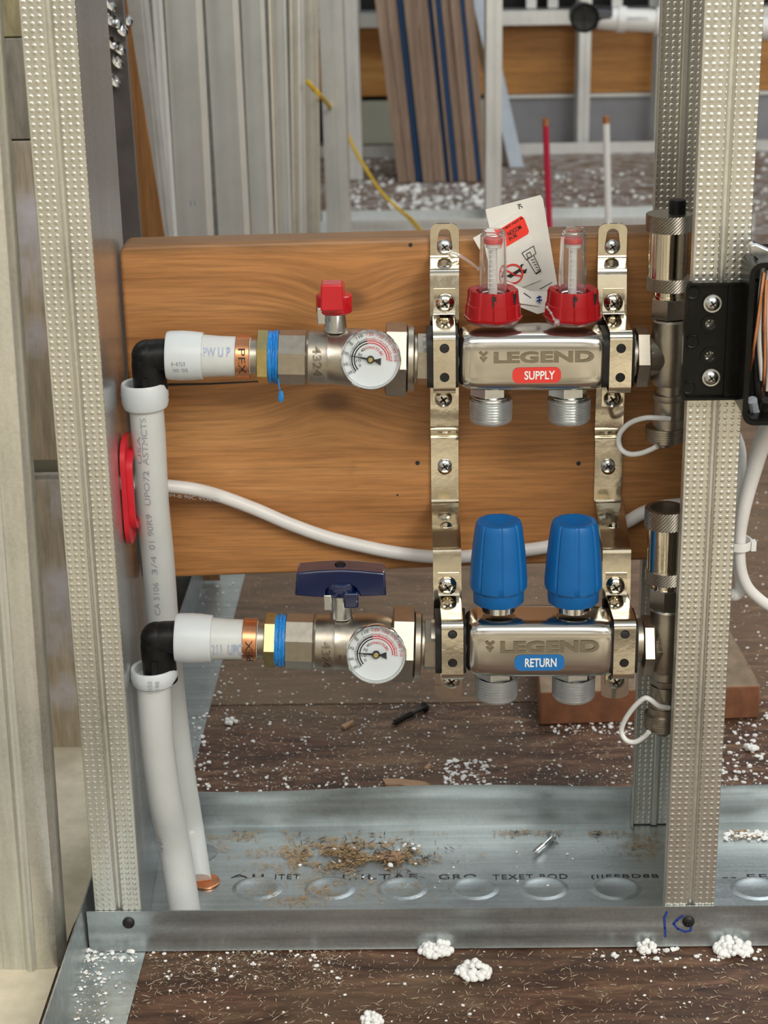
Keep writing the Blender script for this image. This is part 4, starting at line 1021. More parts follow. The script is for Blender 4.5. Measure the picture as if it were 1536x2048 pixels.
    for q in range(26):
        a = math.radians(100 + 118 * q / 25); s.box((R * .67, 0, -.0026), (R * (.10 if q % 5 == 0 else .05), R * .018, .0001), g @ Matrix.Rotation(a, 4, 'Z'))
    s.build('black_scale', 'print_grey', dl) if False else s.build('black_scale', 'print_black', ga)
    s = arc(R * .57, -4, 100, R * .10, None, '')
    for q in range(26):
        a = math.radians(-4 + 104 * q / 25); s.box((R * .67, 0, -.0026), (R * (.10 if q % 5 == 0 else .05), R * .018, .0001), g @ Matrix.Rotation(a, 4, 'Z'))
    s.build('red_scale', 'print_red', ga)
    s = arc(R * .57, -4, 218, R * .028, None, '', z=-.0024); s.build('scale_line', 'print_white', ga)
    for num, a, rr, mt in (('30', 212, .80, 'print_black'), ('50', 190, .82, 'print_black'), ('70', 165, .82, 'print_black'), ('90', 140, .82, 'print_black'), ('110', 115, .82, 'print_black'), ('130', 90, .82, 'print_red'), ('150', 66, .82, 'print_red'), ('170', 44, .82, 'print_red'), ('190', 22, .82, 'print_red'), ('210', 2, .82, 'print_red'),
                           ('0', 208, .40, 'print_black'), ('10', 185, .40, 'print_black'), ('30', 155, .38, 'print_black'), ('40', 128, .40, 'print_black'), ('50', 104, .40, 'print_red'), ('60', 80, .40, 'print_red'), ('70', 56, .40, 'print_red'), ('80', 30, .40, 'print_red')):
        a_ = math.radians(a); put_text(num, None, R * (.075 * len(num)), R * .095, mt, ga, 'dial_number', fm=g @ Matrix.Translation((R * rr * math.cos(a_), R * rr * math.sin(a_), -.0024)) @ Matrix.Rotation(a_ - PI / 2 if mt == 'print_red' or a < 130 else a_ - PI, 4, 'Z'))
    m4 = MB(); na = math.radians(168 if S else 174); gm = g @ Matrix.Rotation(na, 4, 'Z')
    m4.prism([gm @ Vector(v) for v in ((R * .66, .00008, -.0018), (.1 * R, R * .035, -.0018), (-.15 * R, R * .035, -.0018), (-.36 * R, R * .12, -.0018), (-.33 * R, -R * .12, -.0018), (-.15 * R, -R * .035, -.0018), (.1 * R, -R * .035, -.0018), (R * .66, -.00008, -.0018))], (gm.to_3x3() @ Vector((0, 0, .0003))))
    m4.lathe(g, [(-.0026, R * .125), (-.0008, R * .125), (-.0007, R * .10)], 32); nd = m4.build('needle', 'print_black', ga)
    m4 = MB(); m4.lathe(g, [(-.002, R * .09), (-.0004, R * .088), (0, R * .06), (.0, 0)], 32); m4.build('needle_hub', 'brass', nd)
    m4 = MB(); m4.lathe(g, [(-.0009, R * .93), (-.0003, R * .93)], 64, sm=False); m4.build('gauge_glass', 'glass', ga)
    return t_, ax, X
vS = valve(True); vR = valve(False)

# ------------------------------------------------------------------ ADAPTERS, PIPES, ELBOWS
def branch(S):
    Y = YS if S else YR
    ax = vS[1] if S else vR[1]
    X = (lambda x: x) if S else (lambda x: x + 14)
    nm = 'upper' if S else 'lower'
    t_ = thing('threaded_adapter', ax.at(X(530)), nm + ' brass adapter wound with blue thread tape, screwed into the ball valve', 'pipe adapter')
    mb = MB(); hexnut(mb, ax, X(515), X(539), 55, PI / 6 * (0 if S else 1) + (0 if S else 0), 2); mb.build('brass_hex', 'brass', t_)
    mb = MB(); ax.lathe(mb, [(X(500), 36), (X(516), 36)], 40); mb.build('barb_shoulder', 'nickel_satin', t_)
    random.seed(3 if S else 4)
    mb = MB()
    def rg(a, h): return .0006 * noise.noise(Vector((math.cos(a) * 3, math.sin(a) * 3, h * 900)))
    P = []; x = X(537)
    while x < X(559): P.append((ax.t(x), (51 + random.random() * 3.5) / ax.k)); x += 1.6
    mb.lathe(ax.fm, P, 48, rfun=rg)
    if S:
        a = W(557, 758, Y - .014); mb.tube([a, W(558, 772, Y - .015), W(561, 783, Y - .015)], .0004, 6, 3); b = W(562, 793, Y - .015); mb.ico(b, .0016, 2, (1, .5, 2.3), .3)
    mb.build('blue_thread_tape', 'blue_tape', t_)
    mb = MB(); ax.lathe(mb, [(X(473), 42), (X(474), 43), (X(500), 43), (X(501), 42)], 48); cr = mb.build('crimp_ring', 'copper', t_)
    p = ax.at(X(487)); put_text('PEX', p + Vector((0, -43.3 / ax.k, 0)) + Vector((0, 0, (0 if S else -.003))), 52 / ax.k, 14 / ax.k, 'print_black', cr, 'stamped_text', rot=-PI / 2 if S else PI / 2, bold=0, wrap=(ax.a, ax.d, 43.3 / ax.k))
    q = thing('pipe_stub', ax.at(X(440)), 'short white horizontal plastic pipe feeding the ' + nm + ' ball valve', 'pipe')
    mb = MB(); ax.lathe(mb, [(X(392), 38), (X(400), 42), (X(404), 43), (X(440), 40.5), (X(474), 40), (X(502), 39)], 48); pp = mb.build('pipe', 'pex', q)
    mb = MB(); x0, x1 = (334, 406) if S else (352, 424)
    ax.lathe(mb, [(x0 + 1, 42), (x0, 47), (x0 + 6, 49), (x0 + 30, 50), (x1 - 20, 49), (x1, 47), (x1 + .5, 42)], 56); rgp = mb.build('expansion_ring', 'pex_ring', q)
    txt = '-PW U P' if S else '211  UPC'
    px, wd = (434, 60) if S else (458, 62)
    py = 694 if S else 1282
    put_text(txt, W(px, py, Y) + Vector((0, -41 / ax.k, 0)), wd / ax.k, 24 / ax.k if not S else 17 / ax.k, 'print_blue', pp, 'printed_text', wrap=(ax.a, ax.d, 43.2 / ax.k))
    if S: put_text('UPONOR'[:0] + 'HSI', W(362, 715, Y) + Vector((0, -50 / ax.k, 0)), 26 / ax.k, 9 / ax.k, 'print_grey', rgp, 'printed_text', wrap=(ax.a, ax.d, 50.2 / ax.k)); put_text('00 05', W(366, 728, Y) + Vector((0, -50 / ax.k, 0)), 30 / ax.k, 8 / ax.k, 'print_grey', rgp, 'printed_text', wrap=(ax.a, ax.d, 50.2 / ax.k))
    # elbow
    ex, ey = (296, 712) if S else (314, 1276)
    yb = 775 if S else 1340
    k = ax.k; E = W(ex, ey, Y)
    el = thing('pipe_elbow', E, nm + ' black plastic elbow turning the white pipe downwards', 'elbow')
    R = 34 / k; mb = MB(); cpt = []
    A = ax.at(340 if S else 358); zb = W(ex + 2, yb + 10, Y).z
    cc = Vector((E.x + R * .45, Y, E.z - R * .45))
    pts = [A + Vector((.004, 0, 0)), Vector((E.x + R * .8, Y, A.z)), Vector((E.x + R * .30, Y, A.z - R * .04)), Vector((E.x + R * .04, Y, E.z - R * .30)), Vector((E.x, Y, E.z - R * .8)), Vector((E.x + .0008, Y, zb - .004))]
    mb.tube(pts, R * 1.0, 40, 4)
    mb.ico(Vector((E.x, Y, A.z)), R * .98, 3)
    mb.box((E.x - .001, Y - R * .97, W(ex, yb - 4, Y - R).z), (.0035, .003, .009))
    mb.build('elbow_body', 'black_plastic', el)
    return E, R, k
E1 = branch(True); E2 = branch(False)

def riser(E, R, k, S):
    Y = YS if S else YR
    def P(x, y, yy): return W(x, y, yy)
    if S:
        path = [P(290, 790, Y), P(297, 870, Y), P(304, 1000, Y + .004), P(316, 1120, Y + .014), P(326, 1250, Y + .024), P(343, 1420, Y + .035), P(362, 1560, Y + .040), P(378, 1660, Y + .044)]
        end = G(392, 1770, .003); path.append(end + Vector((0, .004, -.0)))
    else:
        path = [P(306, 1350, Y), P(310, 1420, Y), P(316, 1500, Y + .003), P(330, 1600, Y + .008), P(350, 1700, Y + .016)]
        g = G(372, 1838, .003); path.append(g)
    base = path[-1]
    t_ = thing('riser_pipe', base, 'upper white riser pipe running from the top elbow down behind the lower one' if S else 'lower white riser pipe curving from the bottom elbow to the floor track', 'pipe')
    r = 35.0 / k
    CL = []
    for i in range(len(path) - 1):
        a_, b_, c_, d_ = path[max(0, i - 1)], path[i], path[i + 1], path[min(len(path) - 1, i + 2)]
        for q in range(8):
            u = q / 8; CL.append(.5 * ((2 * b_) + (c_ - a_) * u + (2 * a_ - 5 * b_ + 4 * c_ - d_) * u * u + (3 * b_ - a_ - 3 * c_ + d_) * u ** 3))
    CL.append(path[-1])
    def along(txt, z, lat, wd, ht):
        i = min(range(1, len(CL) - 1), key=lambda j: abs(CL[j].z - z)); d = (CL[i - 1] - CL[i + 1]).normalized(); c = CL[i]
        c = c + d * ((z - c.z) / d.z); side = d.cross(Vector((0, 1, 0))).normalized(); nr = side.cross(d).normalized()
        if nr.y > 0: nr = -nr
        me = text_mesh(txt, wd, ht); rr_ = r * 1.004
        for v in me.vertices:
            s_ = lat * r - v.co.y
            v.co = c + d * v.co.x + (side if side.x > 0 else -side) * s_ + nr * math.sqrt(max(1e-9, rr_ * rr_ - s_ * s_))
        m9 = MB(); m9.mesh(me, Matrix.Identity(4)); bpy.data.meshes.remove(me); m9.build('printed_text', 'print_grey', pp)
    mb = MB(); mb.tube(path, r, 40, 8, taper=lambda u: r * (1 - .03 * u)); pp = mb.build('pipe', 'pex', t_)
    # expansion ring around the elbow leg
    xc, y0, y1 = (291, 757, 836) if S else (309, 1326, 1392)
    mb = MB(); b = W(xc, (y0 + y1) / 2, Y); rr = 47.5 / k; zt_ = W(xc, y0 + 7, Y).z; zb = W(xc, y1 - 4, Y - rr).z; d = Vector((-.03, 0, 1)).normalized(); H = zt_ - zb
    mb.lathe(fr((b.x, Y, zb), d), [(0, rr * .80), (.0015, rr * .93), (.005, rr), (H * .6, rr * 1.01), (H - .001, rr * .97), (H, rr * .93), (H - .0005, rr * .80), (H - .008, rr * .76)], 56); ring = mb.build('expansion_ring', 'pex_ring', t_)
    if S:
        a, b_ = path[1], path[4]
        for txt, y, wd in (('CTS V', 845, 60), ('ASTM', 900, 60), ('UPO72', 970, 78), ('01 90R9', 1055, 88), ('3/4', 1125, 48), ('CA 5106', 1195, 84)):
            tpt = (y - 870) / 250; xx = 298 + (y - 870) * .072; yy = Y + max(0, (y - 870) / 250) * .013
            along(txt, W(xx, y, yy - r).z, -.1, wd / k, 12 / k)
        along('USA', W(290, 900, Y - r).z, -.45, 60 / k, 8 / k)
    else:
        for txt, x, y, wd, rt in (('1198 05', 343, 1340 + 5, 30, 0), ('(5 102', 316, 1672, 60, 0)):
            pass
        p = W(308, 1355, Y); put_text('0550', p + Vector((-.0005, -rr, .0)), 28 / k, 9 / k, 'print_grey', ring, 'printed_text', rot=PI / 2, wrap=(Vector((b.x, Y, 0)), (0, 0, 1), rr * 1.018)); put_text('1198', p + Vector((.0040, -rr, 0)), 26 / k, 8 / k, 'print_grey', ring, 'printed_text', rot=PI / 2, wrap=(Vector((b.x, Y, 0)), (0, 0, 1), rr * 1.018))
        along('STM 0103', W(340, 1690, Y + .016 - r).z, -.62, 84 / k, 9 / k)
    return t_
riser(*E1, True); riser(*E2, False)
# copper sleeve and knockout in the track web
c = G(412, 1764, .0032); k = pxm(c)
mb = MB(); mb.lathe(fr(c, (0, 0, 1)), [(0, 28 / k), (.0010, 28 / k), (.0012, 26 / k), (.0005, 24 / k), (.0003, 8 / k), (.0003, 0)], 40); tag(mb.build('copper_sleeve', 'copper', at=c), 'round hole with a shiny copper sleeve beside the foot of the white pipes', 'sleeve')
c = G(398, 1706, .0030); mb = MB(); mb.lathe(fr(c, (0, 0, 1)), [(0, 37 / k), (.0006, 36.5 / k), (.0008, 30 / k), (.0008, 0)], 48, sm=False); tag(mb.build('knockout_disc', 'galv_dark', at=c), 'round metal disc in the track web above the copper sleeve', 'disc')

# ------------------------------------------------------------------ VENT / DRAIN ENDS
def vent(S):
    Y = YS + .002 if S else YR + .002
    xc = 1338 if S else 1331
    dy = 0 if S else 570
    t_ = thing('vent_fitting', W(xc, 710 + dy, Y), 'upper nickel air vent and drain fitting with a small black cap' if S else 'lower nickel air vent and drain fitting with an open knurled top', 'fitting')
    sc = 1.0 if S else 1.0
    if S: rows = dict(k0=(436, 470, 45), cyl=(470, 562, 39), k1=(562, 588, 43), nk=(588, 603, 32), hx=(602, 643, 35), body=(645, 776, 35), n1=(778, 793, 27), r1=(793, 808, 34), low=(808, 862, 33), cap=(862, 892, 39))
    else: rows = dict(k0=(1030, 1066, 41), cyl=(1066, 1152, 35), k1=(1152, 1176, 40), nk=(1176, 1190, 29), hx=(1186, 1226, 32), body=(1226, 1352, 33), n1=(1352, 1366, 30), r1=(1366, 1380, 33), low=(1380, 1442, 30), cap=(1440, 1470, 37))
    mb = MB()
    if S: knurl_ring(mb, xc, rows['k0'][0], Y, rows['k0'][0], rows['k0'][1], rows['k0'][2])
    else: knurl_ring(mb, xc, rows['k0'][0], Y, rows['k0'][0], rows['k0'][1], rows['k0'][2], bore=31)
    mb.build('knurled_ring', 'nickel_satin', t_); mb = MB()
    knurl_ring(mb, xc, rows['k1'][0], Y, rows['k1'][0], rows['k1'][1], rows['k1'][2], rows=8)
    mb.build('knurled_ring', 'nickel_satin', t_)
    mb = MB(); a, b, h = rows['cyl']; vlathe(mb, xc, a, Y, [(b, h), (a, h)], 48)
    a, b, h = rows['nk']; vlathe(mb, xc, a, Y, [(b, h), (b - 6, h), (b - 7, h * .93), (a, h * .93)], 40); mb.build('vent_barrel', 'nickel_bright', t_)
    mb = MB(); a, b, h = rows['hx']; vlathe(mb, xc, a, Y, [(b, h * 1.0), (b - 3, h * 1.06), (a + 3, h * 1.06), (a, h)], 6, PI / 6 * .6, sm=False); mb.build('vent_hex', 'nickel_satin', t_)
    # tee body: vertical barrel plus cone towards the manifold
    mb = MB(); a, b, h = rows['body']; m_ = (a + b) / 2
    vlathe(mb, xc, m_, Y, [(b, h * .9), (b - 6, h), (m_ + 38, h), (m_ + 30, h * 1.05), (m_ - 30, h * 1.05), (m_ - 38, h), (a + 5, h), (a, h * .9)], 40)
    kx = AX(xc - 60, m_ + (3 if S else 3), xc + 10, m_ + 3, Y); kx.lathe(mb, [(xc - 42, 40), (xc - 20, 36), (xc + 5, 30)], 36); tee = mb.build('tee_body', 'nickel_satin', t_)
    mb = MB(); hx0, hx1 = (1266, 1297) if S else (1279, 1306)
    kx.lathe(mb, [(hx0, 50), (hx0 + 5, 62), (hx1 - 4, 62), (hx1, 52)], 6, PI / 6, sm=False); mb.build('side_hex', 'nickel_satin', t_)
    mb = MB(); ay = m_ + 5; axx = 1307 if S else 1318
    Ya = Y - 36 / kx.k
    line_px(mb, [(axx - 3, ay + 10), (axx + 8, ay + 10)], 2, Ya, .002); line_px(mb, [(axx - 3, ay - 12), (axx - 3, ay + 2)], 2, Ya, .002); line_px(mb, [(axx - 7, ay - 8), (axx - 3, ay - 13), (axx + 1, ay - 8)], 2, Ya, .002); mb.build('cast_arrow', 'nickel_satin', tee)
    mb = MB(); a, b, h = rows['n1']; vlathe(mb, xc, a, Y, [(b, h), (a - 4, h)], 40); a, b, h = rows['r1']; vlathe(mb, xc, a, Y, [(b, h * .95), (b - 3, h), (a + 3, h), (a, h * .9)], 6 if not S else 40, sm=False)
    a, b, h = rows['low']; vlathe(mb, xc - (0 if S else 3), a, Y, [(b, h), (b - 3, h * 1.02), (b - 18, h * 1.02), (b - 20, h * .92), (a, h * .92)], 40); mb.build('drain_body', 'nickel_satin', t_)
    mb = MB(); a, b, h = rows['cap']; P = []; y = b
    vlathe(mb, xc - (8 if S else 6), a, Y, [(b + 4, h * .35), (b, h * .4), (b, h * .9)] + sum([[(yy, h), (yy - 2, h), (yy - 2.2, h * .96), (yy - 4, h * .96)] for yy in [b - 1 - 4.6 * i for i in range(6)]], []) + [(a, h * .8)], 48, direction=(0, 0, 1)); mb.build('drain_cap', 'nickel_satin', t_)
    # white strap holding the cap
    mb = MB()
    if S: lp = [(1340, 838, -.013), (1315, 836, -.014), (1290, 836, -.013), (1262, 845, -.008), (1243, 862, -.004), (1237, 880, -.002), (1242, 898, -.002), (1258, 908, -.006), (1280, 907, -.010), (1300, 900, -.012), (1314, 893, -.014)]
    else: lp = [(1338, 1416, -.010), (1318, 1412, -.013), (1300, 1399, -.014), (1288, 1397, -.013), (1268, 1414, -.010), (1250, 1440, -.006), (1243, 1462, -.004), (1252, 1480, -.006), (1270, 1484, -.008), (1288, 1474, -.010), (1298, 1464, -.012)]
    mb.tube([W(x, y, Y + o) for x, y, o in lp], .00165, 12, 5); mb.build('cap_strap', 'white_plastic', t_)
    if S:
        mb = MB(); vlathe(mb, 1354, 433, Y, [(437, 16), (431, 17), (405, 17), (402, 15)], 40, closed=False); mb.build('black_cap', 'black_plastic', t_)
    return t_
vent(True); vent(False)

# ------------------------------------------------------------------ TAG CARDS
Yc_ = YP - .010
cd = thing('instruction_card', W(1060, 600, Yc_), 'folded white instruction card tucked between the two flow meters', 'card')
mb = MB(); poly_px(mb, [(971, 419), (1081, 390), (1086, 398), (1118, 590), (1090, 612), (1010, 600)], Yc_ + .002, .0003); mb.build('back_sheet', 'paper', cd)
mb = MB(); poly_px(mb, [(946, 476), (1040, 424), (1058, 438), (1082, 560), (1012, 588), (985, 545)], Yc_ + .0008, .0003); mb.build('front_sheet', 'paper', cd)
mb = MB(); a = [W(x, y, Yc_ - o) for x, y, o in ((1012, 562, .001), (1060, 582, .004), (1108, 584, .002), (1116, 600, .008), (1098, 622, .010), (1075, 628, .010), (1035, 612, .008))]
mb.prism(a, (0, .0004, 0)); mb.build('curled_sheet', 'paper', cd)
mb = MB(); a = [W(x, y, Yc_ - o) for x, y, o in ((1012, 562, .0012), (1080, 612, .0095), (1035, 606, .0085))]; mb.prism(a, (0, -.0003, 0)); mb.build('curled_edge', 'paper', cd)
mb = MB(); poly_px(mb, [(988, 466), (1042, 432), (1048, 436), (1058, 462), (1056, 468), (1012, 494), (1000, 480)], Yc_ + .0004, .0003); s = mb.build('red_label', 'label_bright_red', cd)
g = front(W(1022, 452, Yc_ + .0002)); k = pxm(W(1022, 450, Yc_)); sl = math.radians(31)
for txt, x, y, w_, h_ in (('NO SMART ADJUST ME', 1024, 449, 50, 5), ('NOCOM', 1029, 461, 30, 9), ('IN BE', 1026, 474, 18, 7)):
    put_text(txt, W(x, y, Yc_ + .0002), w_ / k, h_ / k, 'print_black', s, 'printed_text', rot=sl, bold=.02)
put_text('AC', W(1040, 412, Yc_ + .0016), 11 / k, 8 / k, 'print_black', cd, 'printed_text', rot=-math.radians(65), bold=.02)
mb = MB(); Yd = Yc_ + .0003
line_px(mb, [(1044, 506), (1067, 492), (1072, 507), (1063, 513), (1053, 520), (1044, 506)], 1.2, Yd); line_px(mb, [(1053, 508), (1060, 504), (1064, 513), (1056, 516), (1053, 508)], 1.2, Yd); line_px(mb, [(1054, 518), (1072, 548), (1082, 542), (1068, 512)], 1.2, Yd)
line_px(mb, [(1073, 547), (1081, 541)], 3, Yd)
for i in range(5): line_px(mb, [(1062 + i * 3, 520 + i * 5), (1068 + i * 2.6, 519 + i * 5)], 1.1, Yd)
mb.build('line_drawing', 'print_black', cd)
p = W(1026, 548, Yc_ + .0001); mb = MB(); mb.mesh(curve_mesh([circ(0, 0, 21 / k, 40), circ(0, 0, 17.5 / k, 40)], .0002), front(p)); 
line_px(mb, [(1012, 540), (1030, 550), (1044, 552)], 3, Yc_ + .0001); mb.build('prohibition_ring', 'label_red', cd)
mb = MB(); poly_px(mb, [(1012, 552), (1022, 556), (1040, 543), (1044, 548), (1052, 546), (1054, 537), (1049, 540), (1044, 539), (1044, 533), (1048, 528), (1042, 529), (1038, 538), (1024, 546)], Yc_ + .0003, .0002); mb.build('wrench_symbol', 'print_black', cd)
mb = MB(); line_px(mb, [(1080, 578), (1104, 565)], 1.2, Yc_ + .0016); line_px(mb, [(1104, 576), (1109, 578)], 5, Yc_ + .0016); line_px(mb, [(1048, 586), (1062, 596)], 1.5, Yc_ - .0055); mb.build('print_marks', 'print_black', cd)
mb = MB(); line_px(mb, [(1074, 596), (1082, 594)], 3.5, Yc_ - .0095); line_px(mb, [(1074, 602), (1083, 600)], 3.5, Yc_ - .0095); line_px(mb, [(1078, 592), (1079, 605)], 2.5, Yc_ - .0095); mb.build('blue_mark', 'marker_blue', cd)
# plastic tie loops
mb = MB(); pts = [W(898, 503, YP - .006), W(915, 509, YP - .006), W(935, 521, YP - .007), W(957, 538, YP - .009)]; mb.tube(pts, .0007, 8, 4, taper=lambda u: .0013 - .0006 * u); mb.ico(pts[-1], .0012, 2); tag(mb.build('plastic_tie', 'clear_cap', at=pts[0]), 'thin clear plastic tie hanging from the upper left bracket screw', 'tie')
mb = MB(); pts = [W(1094, 614, YS - .019), W(1102, 626, YS - .020), W(1108, 638, YS - .020), W(1114, 645, YS - .020)]; mb.tube(pts, .0005, 6, 3)
for q in pts: mb.ico(q, .0009, 2)
mb.ico(pts[-1], .0017, 2, (1, .6, 1.2), .3); tag(mb.build('bead_tie', 'clear_cap', at=pts[0]), 'beaded plastic tie holding the card at the right flow meter', 'tie')

# ------------------------------------------------------------------ CABLES AND GROMMET
webX = XL1 + .0016 - .0024
pc = W(262, 965, YP - .055); cy = F0 + .052; gz = 0
# grommet seen edge on in the web of the left stud
def web(px, py):      # pixel -> point on the web plane
    d = ray(px, py); return CAM + d * ((webX - CAM.x) / d.x)
gT, gB = web(247, 868), web(262, 1074); gc = web(250, 966)
mb = MB(); H = (gT.z - gB.z); m3 = Matrix(((0, 0, 1), (1, 0, 0), (0, 1, 0))).to_4x4(); m3.translation = Vector((webX + .0015, gc.y + .004, (gT.z + gB.z) / 2))
mb.mesh(curve_mesh([rrect(0, 0, .038, H, .015, 8), rrect(0, 0, .022, H * .62, .009, 8)], .003), m3)
m5 = m3.copy(); m5.translation = m3.translation + Vector((.003, 0, 0)); mb.mesh(curve_mesh([rrect(0, 0, .028, H * .74, .012, 8), rrect(0, 0, .022, H * .62, .009, 8)], .004), m5)
tag(mb.build('cable_grommet', 'red_grommet', at=m3.translation, bevel=.0005), 'red plastic cable grommet in the web of the left stud behind the white riser', 'grommet')
ca = [Vector((webX - .01, gc.y + .002, W(258, 966, gc.y).z))] + [W(x, y, Y) for x, y, Y in ((272, 967, YP - .044), (300, 969, YP - .028), (335, 972, YP - .022), (390, 979, YP - .018), (440, 992, YP - .010), (510, 1018, YP - .0065), (580, 1048, YP - .0058), (650, 1073, YP - .0055), (720, 1091, YP - .0055), (790, 1105, YP - .0055), (860, 1113, YP - .0055), (930, 1113, YP - .0055), (990, 1105, YP - .006), (1060, 1099, YP - .006), (1120, 1088, YP - .006), (1190, 1066, YP - .006), (1250, 1045, YP - .007), (1285, 1026, YP - .008), (1325, 1013, YP - .010), (1380, 1008, YP - .012), (1440, 1005, YP - .02))]
ca.append(Vector((XR1 + .02, ca[-1].y, ca[-1].z)))
mb = MB(); mb.tube(ca, .0043, 18, 6); cab = mb.build('white_cable', 'white_cable', at=ca[1]); tag(cab, 'white sheathed cable sagging across the plank from the red grommet', 'cable')
a = W(385, 989, YP - .024); put_text('TYPE NM-B 90C VOLTS'[5:19], a + Vector((0, -.003, -.001)), 110 / pxm(a), .0022, 'print_grey', cab, 'printed_text', rot=-.12)
mb = MB(); Yw = F0 + .045
mb.tube([W(1470, 870, Yw + .02), W(1480, 905, Yw + .01), W(1478, 960, Yw), W(1470, 1020, Yw), W(1468, 1080, Yw), W(1478, 1130, Yw), W(1482, 1165, Yw), W(1478, 1185, Yw), W(1466, 1190, Yw), W(1455, 1186, Yw + .02), W(1440, 1170, Yw + .05)], .0038, 16, 6)
tag(mb.build('white_cable', 'white_cable'), 'doubled over white cable end behind the right edge of the right stud', 'cable')
mb = MB(); Yw = F0 + .035
mb.tube([W(1560, 820, Yw), W(1530, 870, Yw), W(1508, 940, Yw), W(1490, 1010, Yw), W(1481, 1070, Yw), W(1481, 1130, Yw), W(1492, 1168, Yw), W(1512, 1192, Yw), W(1545, 1215, Yw), W(1600, 1235, Yw)], .0040, 16, 6, taper=lambda u: .0052 if u < .15 else max(.0034, .0052 - (u - .15) * .006))
tag(mb.build('white_cable', 'white_cable'), 'white cable hanging from the black box and leaving at the right edge', 'cable')
mb = MB(); c = W(1476, 1086, Yw + .004); mb.lathe(fr(c - Vector((0, 0, .0025)), (0, 0, 1)), [(0, .0078), (0, .0088), (.005, .0088), (.005, .0078)], 28, closed=True, sx=.95, sy=1.1); mb.box(c + Vector((.0085, -.004, 0)), (.003, .005, .006)); tag(mb.build('cable_tie', 'white_plastic', at=c), 'pale cable tie strapping the two white cables together', 'cable tie')

# ------------------------------------------------------------------ BLACK BOX ON THE RIGHT STUD
Yp2 = F0 - .0042
c0 = W(1429, 679, Yp2); k = pxm(c0); bx = thing('junction_box', c0, 'black plastic electrical box with mounting plate screwed to the right stud', 'electrical box')
TLp, BRp = W(1371, 563, Yp2), W(1487, 796, Yp2)
cx = (W(1366, 679, Yp2).x + W(1492, 679, Yp2).x) / 2; wd = W(1492, 679, Yp2).x - W(1364, 679, Yp2).x; ht = TLp.z - BRp.z; cz = (TLp.z + BRp.z) / 2; lean = -.045
def onp(px, py, dz=0): return W(px, py, Yp2 + dz)
pc = Vector((cx, Yp2, cz)); fmP = front(pc) @ Matrix.Rotation(-.0, 4, 'Z')
def lc(px, py): v = onp(px, py) - pc; return v.x, v.z
holes = [circ(*lc(1420, 648), 10 / k), circ(*lc(1419, 712), 10 / k)]
mb = MB(); mb.mesh(curve_mesh([rrect(0, 0, wd, ht, .003, 5)] + holes, .0016), fmP)
o = rrect(0, 0, wd, ht, .003, 5); inn = rrect(0, 0, wd - .0032, ht - .0032, .0022, 5)
fm6 = fmP.copy(); fm6.translation = fmP.translation + Vector((0, -.0022, 0)); mb.mesh(curve_mesh([o, inn], .0030), fm6)
for (x, y) in ((1386, 585), (1480, 583), (1384, 683), (1477, 684), (1377, 775), (1475, 775)):
    p = onp(x, y, -.0012); mb.lathe(front(p), [(0, .0040), (.0006, .0038), (.0006, .0034), (.0003, .0030), (.0003, 0)], 24)
for (x, y) in ((1420, 648), (1419, 712)):
    p = onp(x, y, -.0013); mb.mesh(curve_mesh([circ(0, 0, .0050), circ(0, 0, .0032)], .001), front(p))
mb.build('mounting_plate', 'black_gloss', bx, bevel=.0005)
for (x, y, l_) in ((1425, 607, 'upper'), (1422, 755, 'lower')):
    p = onp(x, y, -.0022); s = pan_screw(bx, 'screw', front(p), .0042, 'zinc', ring=True); s['label'] = 'zinc plated washer head screw'
# the box itself
def bz(px, py, Y): return W(px, py, Y)
Yb0 = F0 - .030; xl = W(1494, 700, Yb0).x; zt_ = W(1510, 528, Yb0).z; zb = W(1510, 846, Yb0).z; xr = xl + .056; cc = Vector(((xl + xr) / 2, Yb0, (zt_ + zb) / 2)); bw_, bh = xr - xl, zt_ - zb
mb = MB(); mb.mesh(curve_mesh([rrect(0, 0, bw_, bh, .006, 6), rrect(0, 0, bw_ - .0046, bh - .0046, .0042, 6)], .050), front(cc + Vector((0, .025, 0))))
mb.mesh(curve_mesh([rrect(0, 0, bw_ + .002, bh + .002, .007, 6), rrect(0, 0, bw_ - .003, bh - .003, .005, 6)], .003), front(cc))
mb.box(cc + Vector((0, .049, 0)), (bw_ - .003, .003, bh - .003)); mb.box((xl - .0035, Yp2 + .0005, cz), (.008, .006, ht * .98))
mb.build('box_shell', 'black_gloss', bx, bevel=.0005)
for pts, r, mt, nm in (([(1528, 545, .006), (1522, 590, .004), (1514, 650, .004), (1506, 700, .006), (1500, 740, .012)], .0011, 'copper', 'copper_wire'),
                       ([(1532, 560, .008), (1530, 640, .004), (1530, 700, .003), (1528, 760, .006), (1526, 790, .012)], .0011, 'copper', 'copper_wire'),
                       ([(1526, 535, .012), (1520, 600, .010), (1518, 680, .010), (1524, 760, .012)], .0013, 'white_cable', 'white_wire'),
                       ([(1536, 540, .010), (1534, 620, .009), (1538, 720, .008), (1534, 780, .014)], .0013, 'white_cable', 'white_wire'),
                       ([(1512, 560, .014), (1508, 640, .016), (1512, 720, .014), (1516, 800, .018)], .0022, 'black_rubber', 'black_wire'),
                       ([(1504, 800, .010), (1508, 820, .014), (1520, 835, .018)], .0030, 'print_grey', 'grey_wire'),
                       ([(1532, 800, .010), (1526, 815, .014), (1536, 835, .018)], .0026, 'black_rubber', 'black_wire')):
    mb = MB(); mb.tube([W(x, y, Yb0 + o) for x, y, o in pts], r, 10, 5); mb.build(nm, mt, bx)
mb = MB(); mb.prism([W(x, y, Yb0 + .012) for x, y in ((1500, 490), (1512, 487), (1560, 508), (1600, 530), (1528, 532), (1500, 508))], (0, .008, 0)); mb.build('cable_clamp', 'zinc', bx, bevel=.001)

